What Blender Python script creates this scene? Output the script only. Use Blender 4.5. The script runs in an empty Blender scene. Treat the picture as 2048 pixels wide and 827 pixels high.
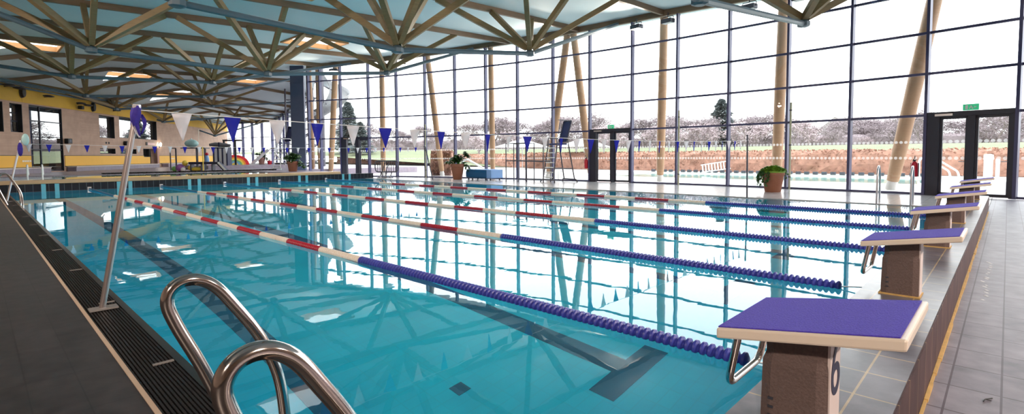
import bpy, math, random
from mathutils import Vector as V, Matrix
random.seed(7)
S = bpy.context.scene
COL = S.collection
PI = math.pi

# ------------------------------------------------------------------ materials
def new_mat(name):
    m = bpy.data.materials.new(name); m.use_nodes = True
    nt = m.node_tree; nt.nodes.clear()
    out = nt.nodes.new('ShaderNodeOutputMaterial')
    return m, nt, out
def lk(nt, a, ao, b, bi): nt.links.new(a.outputs[ao], b.inputs[bi])
def pos_node(nt, scale=(1, 1, 1), rot=(0, 0, 0)):
    g = nt.nodes.new('ShaderNodeNewGeometry'); mp = nt.nodes.new('ShaderNodeMapping')
    mp.inputs['Scale'].default_value = scale; mp.inputs['Rotation'].default_value = rot
    lk(nt, g, 'Position', mp, 'Vector'); return mp
def obj_node(nt, scale=(1, 1, 1)):
    g = nt.nodes.new('ShaderNodeTexCoord'); mp = nt.nodes.new('ShaderNodeMapping')
    mp.inputs['Scale'].default_value = scale
    lk(nt, g, 'Object', mp, 'Vector'); return mp
def mat(name, col, rough=.5, metal=0., var=.12, scale=6., stretch=(1, 1, 1), bump=0., spec=.5, emit=None, estr=0.):
    m, nt, out = new_mat(name)
    b = nt.nodes.new('ShaderNodeBsdfPrincipled')
    b.inputs['Roughness'].default_value = rough; b.inputs['Metallic'].default_value = metal
    b.inputs['Specular IOR Level'].default_value = spec
    mp = obj_node(nt, stretch)
    n = nt.nodes.new('ShaderNodeTexNoise'); n.inputs['Scale'].default_value = scale; n.inputs['Detail'].default_value = 4
    lk(nt, mp, 'Vector', n, 'Vector')
    mx = nt.nodes.new('ShaderNodeMix'); mx.data_type = 'RGBA'
    mx.inputs[6].default_value = (*[max(0, c*(1-var)) for c in col], 1); mx.inputs[7].default_value = (*[min(1, c*(1+var)) for c in col], 1)
    lk(nt, n, 'Fac', mx, 0); nt.links.new(mx.outputs[2], b.inputs['Base Color'])
    if bump:
        bp = nt.nodes.new('ShaderNodeBump'); bp.inputs['Strength'].default_value = bump; bp.inputs['Distance'].default_value = .01
        lk(nt, n, 'Fac', bp, 'Height'); lk(nt, bp, 'Normal', b, 'Normal')
    if emit:
        b.inputs['Emission Color'].default_value = (*emit, 1); b.inputs['Emission Strength'].default_value = estr
    lk(nt, b, 'BSDF', out, 'Surface'); return m
def brick_mat(name, c1, c2, mortar, bw, bh, ms, rough, offset=0., rot=(0, 0, 0), spec=.5, noise=.25, nscale=5., bump=.0, shift=(0, 0, 0)):
    m, nt, out = new_mat(name)
    b = nt.nodes.new('ShaderNodeBsdfPrincipled'); b.inputs['Roughness'].default_value = rough; b.inputs['Specular IOR Level'].default_value = spec
    mp = pos_node(nt, (1, 1, 1), rot); mp.inputs['Location'].default_value = shift
    t = nt.nodes.new('ShaderNodeTexBrick'); t.offset = offset; t.squash = 1
    t.inputs['Scale'].default_value = 1; t.inputs['Brick Width'].default_value = bw; t.inputs['Row Height'].default_value = bh
    t.inputs['Mortar Size'].default_value = ms; t.inputs['Mortar Smooth'].default_value = .1; t.inputs['Bias'].default_value = 0
    t.inputs['Color1'].default_value = (*c1, 1); t.inputs['Color2'].default_value = (*c2, 1); t.inputs['Mortar'].default_value = (*mortar, 1)
    lk(nt, mp, 'Vector', t, 'Vector')
    n = nt.nodes.new('ShaderNodeTexNoise'); n.inputs['Scale'].default_value = nscale; n.inputs['Detail'].default_value = 6
    lk(nt, mp, 'Vector', n, 'Vector')
    r = nt.nodes.new('ShaderNodeMapRange'); r.inputs['From Min'].default_value = .3; r.inputs['From Max'].default_value = .7
    r.inputs['To Min'].default_value = 1-noise; r.inputs['To Max'].default_value = 1+noise
    lk(nt, n, 'Fac', r, 'Value')
    mu = nt.nodes.new('ShaderNodeMix'); mu.data_type = 'RGBA'; mu.blend_type = 'MULTIPLY'; mu.inputs[0].default_value = 1
    nt.links.new(t.outputs['Color'], mu.inputs[6]); nt.links.new(r.outputs['Result'], mu.inputs[7])
    nt.links.new(mu.outputs[2], b.inputs['Base Color'])
    if bump:
        bp = nt.nodes.new('ShaderNodeBump'); bp.inputs['Strength'].default_value = bump; bp.inputs['Distance'].default_value = .004
        nt.links.new(t.outputs['Fac'], bp.inputs['Height']); bp.invert = True; lk(nt, bp, 'Normal', b, 'Normal')
    lk(nt, b, 'BSDF', out, 'Surface'); return m
def wood_mat(name, col, rough=.55, var=.3, stretch=(1, 1, 14)):
    return mat(name, col, rough, 0, var, 3., stretch, .15)
def pane_mat(name, tint=(1, 1, 1), f0=.05, fmax=.6):
    m, nt, out = new_mat(name)
    t = nt.nodes.new('ShaderNodeBsdfTransparent'); t.inputs['Color'].default_value = (*tint, 1)
    g = nt.nodes.new('ShaderNodeBsdfGlossy'); g.inputs['Roughness'].default_value = .0
    w = nt.nodes.new('ShaderNodeLayerWeight'); w.inputs['Blend'].default_value = .12
    r = nt.nodes.new('ShaderNodeMapRange'); r.inputs['To Min'].default_value = f0; r.inputs['To Max'].default_value = fmax
    lk(nt, w, 'Fresnel', r, 'Value')
    mx = nt.nodes.new('ShaderNodeMixShader'); nt.links.new(r.outputs['Result'], mx.inputs[0])
    nt.links.new(t.outputs[0], mx.inputs[1]); nt.links.new(g.outputs[0], mx.inputs[2])
    lk(nt, mx, 'Shader', out, 'Surface'); return m
def sheer_mat(name, col, alpha):
    m, nt, out = new_mat(name)
    t = nt.nodes.new('ShaderNodeBsdfTransparent'); d = nt.nodes.new('ShaderNodeBsdfDiffuse'); d.inputs['Color'].default_value = (*col, 1)
    tl = nt.nodes.new('ShaderNodeBsdfTranslucent'); tl.inputs['Color'].default_value = (*col, 1)
    a = nt.nodes.new('ShaderNodeMixShader'); a.inputs[0].default_value = .5
    nt.links.new(d.outputs[0], a.inputs[1]); nt.links.new(tl.outputs[0], a.inputs[2])
    mx = nt.nodes.new('ShaderNodeMixShader'); mx.inputs[0].default_value = alpha
    nt.links.new(t.outputs[0], mx.inputs[1]); nt.links.new(a.outputs[0], mx.inputs[2])
    lk(nt, mx, 'Shader', out, 'Surface'); return m
def water_mat(name, bump=.012, scale=2.2):
    m, nt, out = new_mat(name)
    g = nt.nodes.new('ShaderNodeBsdfGlass'); g.inputs['IOR'].default_value = 1.333; g.inputs['Roughness'].default_value = 0.
    g.inputs['Color'].default_value = (.93, 1, 1, 1)
    mp = pos_node(nt, (1., 1.5, 1))
    n = nt.nodes.new('ShaderNodeTexNoise'); n.inputs['Scale'].default_value = scale; n.inputs['Detail'].default_value = 2.5
    lk(nt, mp, 'Vector', n, 'Vector')
    bp = nt.nodes.new('ShaderNodeBump'); bp.inputs['Strength'].default_value = bump; bp.inputs['Distance'].default_value = .05
    lk(nt, n, 'Fac', bp, 'Height'); lk(nt, bp, 'Normal', g, 'Normal')
    lk(nt, g, 'BSDF', out, 'Surface'); return m
M = {}
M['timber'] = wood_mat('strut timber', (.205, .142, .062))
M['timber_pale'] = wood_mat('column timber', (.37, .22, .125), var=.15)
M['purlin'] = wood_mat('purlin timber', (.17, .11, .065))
M['tube'] = mat('blue grey painted steel', (.075, .12, .155), .4, 0, .1)
M['frame'] = mat('slate blue aluminium', (.06, .06, .14), .4, .2, .06)
M['colsteel'] = mat('dark slate blue steel', (.035, .05, .10), .5, .1, .1)
M['dullsteel'] = mat('dull grey steel', (.075, .07, .09), .5, .0, .1)
M['doorframe'] = mat('anthracite aluminium', (.016, .018, .034), .45, .1, .06)
M['ceil'] = mat('ceiling membrane', (.61, .72, .75), .7, 0, .03, .6)
M['skywood'] = wood_mat('skylight lining timber', (.55, .27, .10), var=.12)
M['pane'] = pane_mat('facade glass', (.97, .985, .98), .03, .5)
M['mirror_pane'] = pane_mat('reflecting window glass', (.55, .6, .62), .2, .7)
M['frost'] = sheer_mat('white sticker film', (.95, .95, .95), .42)
M['water'] = water_mat('pool water')
M['water_out'] = water_mat('outdoor pool water', .1, 3)
M['basin'] = brick_mat('turquoise pool tiles', (.002, .70, .93), (.002, .66, .90), (.006, .64, .86), .25, .125, .006, .5, noise=.06, nscale=1.)
M['lane'] = mat('dark lane tiles', (.006, .15, .27), .5, 0, .2)
M['navy'] = brick_mat('dark navy wall tiles', (.006, .01, .018), (.01, .014, .024), (.09, .11, .13), .22, 4., .008, .35, rot=(PI/2, 0, 0), noise=.2, spec=.25)
M['bluestripe'] = mat('light blue tiles', (.14, .50, .62), .3, 0, .08)
M['coping_tan'] = mat('tan coping', (.55, .36, .20), .5, 0, .1)
M['deck'] = brick_mat('dark slate deck tiles', (.031, .026, .027), (.038, .032, .033), (.020, .017, .017), .205, .6, .0035, .45, noise=.4, nscale=9, shift=(.052, -.2, 0))
M['deck_right'] = brick_mat('grey slate floor tiles', (.185, .168, .21), (.225, .205, .25), (.07, .045, .065), .36, .207, .005, .45, noise=.3, nscale=7., rot=(0, 0, 0), shift=(0, .014, 0), spec=.28)
M['deck_glass'] = brick_mat('pale grey deck tiles', (.48, .47, .49), (.53, .52, .53), (.38, .37, .38), .3, .3, .004, .16, noise=.1)
M['kerbtop'] = brick_mat('kerb top tiles', (.122, .117, .15), (.158, .15, .182), (.42, .31, .18), .27, .207, .0045, .28, noise=.3, nscale=8., shift=(.05, 0, 0))
M['kerbface'] = brick_mat('brown kerb face tiles', (.10, .055, .055), (.075, .042, .045), (.30, .2, .12), .30, 4., .005, .6, rot=(PI/2, 0, 0), noise=.25, spec=.2)
M['yellowgrout'] = mat('stained yellow grout', (.62, .40, .14), .7, 0, .35, 14)
M['beigetrim'] = mat('beige edge strip', (.50, .36, .26), .5, 0, .15)
M['grate'] = mat('black grate plastic', (.012, .010, .010), .45, 0, .3, 20, spec=.2)
M['rim'] = brick_mat('black rim tiles', (.015, .015, .016), (.022, .02, .02), (.06, .055, .05), .1, .25, .004, .25, noise=.3)
M['clip'] = mat('grey clip', (.22, .20, .19), .45)
M['chrome'] = mat('polished steel', (.66, .58, .54), .12, 1, .03)
M['steel'] = mat('brushed steel', (.62, .60, .62), .3, 1, .06)
M['polesteel'] = mat('satin pole steel', (.42, .37, .36), .3, .9, .06)
M['darksteel'] = mat('dark steel', (.08, .085, .11), .4, .5, .1)
M['pad'] = mat('purple anti slip pad', (.075, .045, .52), .8, 0, .25, 160, (1, 1, 1), .5)
M['cream'] = mat('cream gel coat', (.86, .74, .62), .35, 0, .04)
M['pedestal'] = mat('brown granular concrete', (.145, .10, .092), .75, 0, .3, 120, (1, 1, 1), .4)
M['numplate'] = mat('pale number face', (.72, .62, .60), .5, 0, .05)
M['ink'] = mat('dark blue lettering', (.02, .02, .06), .5)
M['f_blue'] = mat('blue float plastic', (.05, .06, .36), .35, 0, .25, 30)
M['f_red'] = mat('crimson float plastic', (.38, .008, .03), .35, 0, .15, 30)
M['f_white'] = mat('ivory float plastic', (.80, .70, .60), .4, 0, .06, 30)
M['cable_blue'] = mat('blue rope sleeve', (.02, .16, .34), .4)
M['white'] = mat('white plastic', (.82, .82, .82), .45, 0, .05)
M['flag_blue'] = sheer_mat('blue pennant cloth', (.05, .06, .55), .93)
M['flag_white'] = sheer_mat('white pennant cloth', (.88, .86, .9), .88)
M['purplecloth'] = mat('violet flag cloth', (.03, .014, .25), .75, 0, .3, 9, (1, 1, 3), .3)
M['silver'] = mat('silver tape', (.75, .75, .8), .25, .6, .1)
M['wallwood'] = brick_mat('pale timber cladding', (.50, .33, .24), (.46, .30, .22), (.34, .21, .15), 3.2, .085, .006, .65, offset=.4, rot=(PI/2, 0, 0), noise=.10, nscale=2.)
M['yellow'] = mat('yellow ochre panel', (.62, .36, .03), .6, 0, .06, 2)
M['orange'] = mat('orange yellow panel', (.85, .46, .05), .55, 0, .05, 2)
M['bench'] = brick_mat('lilac grey bench tiles', (.24, .20, .25), (.27, .23, .28), (.17, .14, .18), .3, 4, .005, .4, rot=(PI/2, 0, 0), noise=.1)
M['benchtop'] = mat('pale bench seat', (.62, .54, .50), .5, 0, .06)
M['black'] = mat('black', (.015, .015, .017), .5, 0, .1)
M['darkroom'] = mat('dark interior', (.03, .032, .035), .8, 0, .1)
M['terracotta'] = mat('terracotta', (.27, .105, .06), .75, 0, .15, 5)
M['leaf'] = mat('green leaf', (.028, .105, .022), .5, 0, .5, 9)
M['leaf_light'] = mat('light green leaf', (.17, .33, .03), .5, 0, .35, 9)
M['soil'] = mat('soil', (.05, .035, .025), .9)
M['navyblue'] = mat('blue plastic', (.008, .10, .26), .3, 0, .08)
M['skyblue'] = mat('pale blue plastic', (.20, .38, .72), .35, 0, .05)
M['red'] = mat('red paint', (.50, .01, .03), .35)
M['green_sign'] = mat('green sign', (.01, .28, .13), .4, 0, .03, 5, emit=(.02, .5, .22), estr=.35)
M['lamp_on'] = mat('lit lamp glass', (1, .9, .75), .4, emit=(1, .86, .66), estr=7)
M['hedge'] = mat('copper beech leaves', (.30, .16, .115), .8, 0, .6, 3.2, (1, 1, 1), .4)
M['twig'] = mat('pale bare twigs', (.26, .215, .235), .8, 0, .2)
M['blossom'] = mat('pale blossom', (.42, .345, .37), .8, 0, .15)
M['bark'] = mat('bark', (.26, .215, .22), .85, 0, .25)
M['conifer'] = mat('conifer needles', (.16, .19, .195), .8, 0, .3)
M['grass'] = mat('lawn grass', (.14, .165, .09), .9, 0, .25, .8)
M['paving'] = brick_mat('pale terrace paving', (.55, .545, .54), (.52, .515, .51), (.46, .45, .44), .6, .6, .01, .7, noise=.08)
M['render'] = mat('pale render', (.25, .23, .23), .8, 0, .05)
M['roofred'] = mat('roof tiles', (.45, .25, .2), .8, 0, .1)
M['greypl'] = mat('grey plastic slide', (.12, .125, .135), .4, 0, .08)
M['yellowpl'] = mat('yellow plastic', (.85, .62, .08), .5)
M['greenpl'] = mat('green plastic', (.2, .5, .12), .5)
M['lilacpl'] = mat('lilac plastic', (.35, .12, .4), .5)
M['teal'] = mat('pale turquoise plastic', (.40, .62, .62), .3)
M['poolpale'] = mat('pale pool lining', (.45, .66, .58), .5, 0, .06)
M['rb_red'] = mat('red foam', (.75, .02, .03), .6); M['rb_or'] = mat('orange foam', (.9, .3, .03), .6)
M['rb_ye'] = mat('yellow foam', (.9, .65, .08), .6); M['rb_gr'] = mat('green foam', (.18, .42, .16), .6); M['rb_bl'] = mat('blue foam', (.15, .35, .6), .6)
M['plinth'] = mat('pale concrete', (.6, .58, .56), .8)

# ------------------------------------------------------------------ mesh builder
class MB:
    def __init__(s): s.v = []; s.f = []
    def add(s, vs, fs):
        o = len(s.v); s.v += [tuple(p) for p in vs]; s.f += [tuple(i+o for i in f) for f in fs]; return s
    def box(s, x0, x1, y0, y1, z0, z1):
        return s.add([(x0, y0, z0), (x1, y0, z0), (x1, y1, z0), (x0, y1, z0), (x0, y0, z1), (x1, y0, z1), (x1, y1, z1), (x0, y1, z1)],
                     [(3, 2, 1, 0), (4, 5, 6, 7), (0, 1, 5, 4), (1, 2, 6, 5), (2, 3, 7, 6), (3, 0, 4, 7)])
    def obox(s, c, ux, uy, hx, hy, z0, z1):
        """box with horizontal axes ux, uy"""
        c = V(c); ux = V(ux); uy = V(uy); p = []
        for z in (z0, z1):
            for a, b in ((-1, -1), (1, -1), (1, 1), (-1, 1)):
                q = c+ux*hx*a+uy*hy*b; p.append((q.x, q.y, z))
        return s.add(p, [(3, 2, 1, 0), (4, 5, 6, 7), (0, 1, 5, 4), (1, 2, 6, 5), (2, 3, 7, 6), (3, 0, 4, 7)])
    def beam(s, a, b, w, h, up=(0, 0, 1)):
        a = V(a); b = V(b); d = (b-a).normalized(); u = V(up)
        x = d.cross(u)
        if x.length < 1e-4: x = d.cross(V((0, 1, 0)))
        x.normalize(); y = x.cross(d).normalized(); p = []
        for q in (a, b):
            for i, j in ((-1, -1), (1, -1), (1, 1), (-1, 1)): p.append(q+x*w/2*i+y*h/2*j)
        return s.add(p, [(0, 1, 2, 3), (7, 6, 5, 4), (0, 4, 5, 1), (1, 5, 6, 2), (2, 6, 7, 3), (3, 7, 4, 0)])
    def tube(s, pts, r, n=8, closed=False, flat=1.):
        pts = [V(p) for p in pts]; N = len(pts); rs = r if isinstance(r, (list, tuple)) else [r]*N
        T = []
        for i in range(N):
            a = pts[(i-1) % N] if (closed or i > 0) else pts[0]; b = pts[(i+1) % N] if (closed or i < N-1) else pts[-1]
            T.append((b-a).normalized())
        u = T[0].cross(V((0, 0, 1)))
        if u.length < 1e-3: u = T[0].cross(V((1, 0, 0)))
        u.normalize(); vs = []
        for i in range(N):
            u = (u-T[i]*u.dot(T[i])).normalized(); w = T[i].cross(u)
            for k in range(n):
                a = 2*PI*k/n; vs.append(pts[i]+u*math.cos(a)*rs[i]+w*math.sin(a)*rs[i]*flat)
        fs = []
        R = N if closed else N-1
        for i in range(R):
            for k in range(n):
                j = (i+1) % N; fs.append((i*n+k, i*n+(k+1) % n, j*n+(k+1) % n, j*n+k))
        if not closed: fs += [tuple(range(n-1, -1, -1)), tuple((N-1)*n+k for k in range(n))]
        return s.add(vs, fs)
    def lathe(s, prof, n=16, c=(0, 0, 0), axis='z'):
        c = V(c); vs = []
        for r, h in prof:
            for k in range(n):
                a = 2*PI*k/n; x, y = r*math.cos(a), r*math.sin(a)
                q = V((x, y, h)) if axis == 'z' else (V((x, h, y)) if axis == 'y' else V((h, x, y)))
                vs.append(c+q)
        fs = []
        for i in range(len(prof)-1):
            for k in range(n): fs.append((i*n+k, i*n+(k+1) % n, (i+1)*n+(k+1) % n, (i+1)*n+k))
        fs += [tuple(range(n-1, -1, -1)), tuple((len(prof)-1)*n+k for k in range(n))]
        return s.add(vs, fs)
    def prism(s, poly, d0, d1, fn):
        n = len(poly); vs = [fn(p, d0) for p in poly]+[fn(p, d1) for p in poly]
        fs = [tuple(range(n-1, -1, -1)), tuple(range(n, 2*n))]+[(i, (i+1) % n, n+(i+1) % n, n+i) for i in range(n)]
        return s.add(vs, fs)
    def disc(s, c, r, ux, uz, n=10):
        c = V(c); ux = V(ux); uz = V(uz)
        return s.add([c+ux*r*math.cos(2*PI*k/n)+uz*r*math.sin(2*PI*k/n) for k in range(n)], [tuple(range(n))])
    def ball(s, c, r, n=10, m=6, sc=(1, 1, 1)):
        c = V(c); vs = []; fs = []
        for i in range(m+1):
            t = PI*i/m
            for k in range(n):
                a = 2*PI*k/n; vs.append(c+V((r*math.sin(t)*math.cos(a)*sc[0], r*math.sin(t)*math.sin(a)*sc[1], r*math.cos(t)*sc[2])))
        for i in range(m):
            for k in range(n): fs.append((i*n+k, (i+1)*n+k, (i+1)*n+(k+1) % n, i*n+(k+1) % n))
        return s.add(vs, fs)
    def build(s, name, m, parent=None, smooth=False, loc=None, bevel=0):
        me = bpy.data.meshes.new(name); me.from_pydata(s.v, [], s.f); me.update()
        if loc is not None: me.transform(Matrix.Translation(-V(loc)))
        for mm in (m if isinstance(m, (list, tuple)) else [m]): me.materials.append(M[mm])
        if smooth:
            me.polygons.foreach_set('use_smooth', [True]*len(me.polygons))
            try: me.set_sharp_from_angle(angle=math.radians(40))
            except Exception: pass
        o = bpy.data.objects.new(name, me); COL.objects.link(o)
        if loc is not None: o.location = loc
        if parent is not None:
            o.parent = parent; o.matrix_parent_inverse = Matrix.Identity(4)
            pass
        if bevel:
            b = o.modifiers.new('bevel', 'BEVEL'); b.width = bevel; b.segments = 2; b.limit_method = 'ANGLE'
        return o
def tag(o, label, cat, group=None, kind=None):
    o['label'] = label; o['category'] = cat
    if group: o['group'] = group
    if kind: o['kind'] = kind
    return o
def thing(name, label, cat, loc=(0, 0, 0), rz=0, group=None, kind=None):
    """Empty at the base of a thing; parts given in local coordinates"""
    o = bpy.data.objects.new(name, None); COL.objects.link(o); o.location = loc; o.rotation_euler = (0, 0, rz)
    o.empty_display_size = .1
    return tag(o, label, cat, group, kind)
def part(mb, name, m, parent, smooth=False, bevel=0):
    """mesh in the parent's local coordinates"""
    me_o = MB.build(mb, name, m, None, smooth, None, bevel); me_o.parent = parent; return me_o
def copy_tree(o, parent=None):
    c = o.copy(); COL.objects.link(c)
    if parent: c.parent = parent
    for ch in list(o.children): copy_tree(ch, c)
    return c
def arc(c, r, a0, a1, n, ux, uy):
    c = V(c); ux = V(ux); uy = V(uy)
    return [c+ux*r*math.cos(a0+(a1-a0)*i/n)+uy*r*math.sin(a0+(a1-a0)*i/n) for i in range(n+1)]
def rounded(pts, r, n=5):
    """polyline with rounded corners"""
    P = [V(p) for p in pts]; out = [P[0]]
    for i in range(1, len(P)-1):
        a = (P[i-1]-P[i]); b = (P[i+1]-P[i]); d = min(r, a.length*.49, b.length*.49)
        p0 = P[i]+a.normalized()*d; p2 = P[i]+b.normalized()*d
        for k in range(n+1):
            t = k/n; out.append(p0*(1-t)**2+P[i]*2*t*(1-t)+p2*t*t)
    return out+[P[-1]]

# ------------------------------------------------------------------ plan of the hall (metres; water level z = 0)
GL = [(14.80, 31.71), (15.18, 30.92), (15.80, 29.56), (16.58, 27.66), (17.27, 25.76), (17.88, 23.83), (18.42, 21.87), (18.87, 19.90), (19.24, 17.96),
      (19.54, 15.90), (19.75, 13.89), (19.89, 11.78), (19.93, 9.73), (19.89, 7.65), (19.76, 5.57), (19.57, 3.67), (19.30, 1.74), (18.95, -.17), (18.52, -2.12), (17.99, -4.13), (17.4, -6.1), (16.7, -8.0)]
FAR = [(14.44, 32.44), (17.1, 38.4), (19.7, 44.5), (21.0, 49.5), (22.4, 54.8), (23.7, 60.0)]
END = [(23.7, 60.0), (23.35, 62.0), (23.0, 64.0), (22.65, 66.0), (22.3, 68.0), (22.0, 69.6)]
def lerp_y(L, y):
    L = sorted(L, key=lambda p: p[1])
    if y <= L[0][1]: return L[0][0]
    for (x0, y0), (x1, y1) in zip(L, L[1:]):
        if y <= y1: return x0+(x1-x0)*(y-y0)/(y1-y0)
    return L[-1][0]
def xr(y): return lerp_y(GL, y) if y < 31.7 else (lerp_y([(14.8, 31.7)]+FAR, y) if y < 60 else lerp_y(END, y))
W0 = V((1., 38.3, 0)); WU = V((.5565, .831, 0)); WN = V((.831, -.5565, 0))
def wp(s, d, z): q = W0+WU*s+WN*d; return V((q.x, q.y, z))
def xl(y): return max(-6., 1.+(y-38.3)*.6697)
def zp(x, y):
    """underside of the purlins"""
    base = 6.2+.035*x-.03*max(0, 10-y)
    d = x-(1.+(y-38.3)*.6697)
    return min(base, 5.2+.26*max(d, 0), 5.2+.15*max(0, 24-x)+.2*max(0, 54-y), max(5.25, 7-.12*max(0, y-33))+.1*max(0, 23-x))
SKY = [(7.1, 16.45, 1.15, .95), (11.8, 24.55, 1.15, .95), (2.0, 32.65, 1.1, .95), (7.2, 40.75, 1.2, .95), (14.2, 40.75, 1.1, .95), (11.3, 48.85, 1.2, .95)]

# ------------------------------------------------------------------ ceiling with skylight openings
def ceiling():
    mb = MB()
    ys = sorted(set([-8+1.0*i for i in range(78)]+[s[1]+s[3]*k for s in SKY for k in (-1, 1)]+[60., 31.7]))
    ys = [y for y in ys if y <= 69]
    xs = sorted(set([-6+1.0*i for i in range(32)]+[s[0]+s[2]*k for s in SKY for k in (-1, 1)]))
    for y0, y1 in zip(ys, ys[1:]):
        a = max(xl(y0), xl(y1)); over = 1.3
        b0, b1 = xr(y0)+over, xr(y1)+over; b = min(b0, b1)
        c = [x for x in xs if a+.05 < x < b-.05]
        r0 = [xl(y0)-.3]+c+[b0]; r1 = [xl(y1)-.3]+c+[b1]
        for i in range(len(r0)-1):
            cx = (r0[i]+r0[i+1])/2; cy = (y0+y1)/2
            if any(abs(cx-s[0]) < s[2] and abs(cy-s[1]) < s[3] for s in SKY): continue
            q = [(r0[i], y0), (r0[i+1], y0), (r1[i+1], y1), (r1[i], y1)]
            mb.add([(x, y, zp(x, y)+.22) for x, y in q], [(0, 3, 2, 1)])
    o = mb.build('ceiling', 'ceil', smooth=True)
    tag(o, 'pale blue grey ceiling membrane stretched over the timber purlins', 'ceiling', kind='structure')
ceiling()
sky_labels = ['skylight box between the two roof trusses over the middle of the pool', 'skylight with orange timber lining reflected beside the second lane rope',
              'long bright skylight above the yellow wall band by the tall window', 'skylight with orange lining beyond the second row of roof nodes',
              'skylight in the far roof near the steel column', 'small skylight in the lowest far part of the roof near the timber wall']
for i, (cx, cy, hx, hy) in enumerate(SKY):
    z = zp(cx, cy)+.22; t = thing('skylight', sky_labels[i], 'skylight', (cx, cy, z), kind='structure', group='roof skylights')
    for j, (x0, x1, y0, y1) in enumerate(((-hx-.09, -hx, -hy-.09, hy+.09), (hx, hx+.09, -hy-.09, hy+.09), (-hx, hx, -hy-.09, -hy), (-hx, hx, hy, hy+.09))):
        part(MB().box(x0, x1, y0, y1, -.10, .14), 'lining_board', 'skywood', t)
    part(MB().box(-hx-.09, hx+.09, -hy-.09, hy+.09, .14, .16), 'pane', 'pane', t)

# ------------------------------------------------------------------ roof trusses and purlins
CH = {4.3: [(3.0, 4.30), (9.65, 4.15), (16.44, 4.91)], 12.4: [(3.06, 4.41), (8.36, 4.20), (13.9, 4.85)], 20.5: [(2.71, 4.56), (7.95, 4.39), (13.2, 5.0)],
      28.6: [(3.07, 4.66), (8.43, 4.93)], 36.7: [(4.51, 4.63), (10.23, 5.04)], 44.8: [(7.1, 4.6), (13.15, 5.19)], 52.9: [(11.66, 4.3), (17.42, 5.04)], 61.: [(18.05, 3.5), (22.3, 4.9)]}
ordinal = ['first', 'second', 'third', 'fourth', 'fifth', 'sixth', 'seventh', 'eighth']
for ci, (cy, nodes) in enumerate(CH.items()):
    t = thing('roof_truss', f'timber and blue steel roof truss, {ordinal[ci]} from the starting blocks', 'roof truss', kind='structure', group='roof trusses')
    dy = 2.05; w = .18 if cy < 30 else .155
    xs = [n[0] for n in nodes]; gap = (xs[1]-xs[0])/2
    for k, (nx, nz) in enumerate(nodes):
        node = V((nx, cy, nz+.12))
        for sy in (-1, 1):
            y2 = cy+dy*sy
            for which in (-1, 0, 1):
                if which == 0: tx = nx+.1*sy
                elif which == -1: tx = (nodes[k-1][0]+nx)/2+.22 if k > 0 else nx-gap+.2
                else: tx = (nodes[k+1][0]+nx)/2-.22 if k < len(nodes)-1 else nx+gap-.2
                tx = min(tx, xr(y2)-.35); tx = max(tx, xl(y2)+.25)
                top = V((tx, y2, zp(tx, y2)+.05)); d = (top-node).normalized()
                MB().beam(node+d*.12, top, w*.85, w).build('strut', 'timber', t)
        MB().lathe([(.10, -.10), (.17, -.07), (.17, .04), (.09, .12)], 8, (nx, cy, nz)).build('node_plate', 'tube', t)
    xa = xl(cy)+.3 if cy > 24 else nodes[0][0]-4.6
    za = min(zp(xa, cy)+.1, nodes[0][1]+(nodes[0][0]-xa)*.36)
    P = [(xa, cy, za)]+[(n[0], cy, n[1]) for n in nodes]+[(xr(cy)-.15, cy, zp(xr(cy), cy)+.02)]
    for a, b in zip(P, P[1:]):
        d = (V(b)-V(a)).normalized()
        MB().tube([V(a)+d*.1, V(b)-d*.1], .075, 8).build('tie_tube', 'tube', t, smooth=True)
pi = 0
for ci, cy in enumerate(CH):
    for sy in (-1, 1):
        y = cy+2.05*sy
        if y > 62: continue
        x0, x1 = xl(y)+.1, xr(y)-.05; n = 14; mb = MB()
        pts = [(x0+(x1-x0)*i/n) for i in range(n+1)]
        for a, b in zip(pts, pts[1:]):
            mb.beam((a, y, zp(a, y)+.11), (b, y, zp(b, y)+.11), .12, .21)
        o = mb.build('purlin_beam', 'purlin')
        tag(o, f'brown timber roof purlin spanning to the glass, {"near" if sy < 0 else "far"} side of the {ordinal[ci]} truss', 'roof beam', 'roof purlins', 'structure')
mb = MB()
pl = [(x-.1, y) for x, y in GL[::-1]]
for (a, b), (c, d) in zip(pl, pl[1:]): mb.beam((a, b, zp(a, b)+.13), (c, d, zp(c, d)+.13), .16, .3)
tag(mb.build('roof_edge_beam', 'purlin'), 'brown timber edge beam running along the head of the curved glass wall', 'roof beam', kind='structure')
mb = MB()
pl = [(x, y) for x, y in FAR]+END[1:]
for (a, b), (c, d) in zip(pl, pl[1:]): mb.beam((a, b, zp(a, b)+.05), (c, d, zp(c, d)+.05), .2, .3)
tag(mb.build('roof_edge_beam', 'tube'), 'blue grey edge beam over the far glazing behind the steel column', 'roof beam', kind='structure')
mb = MB()
pts = [wp(s, .18, 0) for s in range(-12, 38, 3)]
for dz, r in ((.06, .09), (-.12, .06)):
    mb.tube([(p.x, p.y, zp(p.x, p.y)+dz) for p in pts], r, 6)
tag(mb.build('wall_head_beam', 'tube'), 'blue grey double tube along the top of the yellow wall band', 'roof beam', kind='structure')

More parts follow.
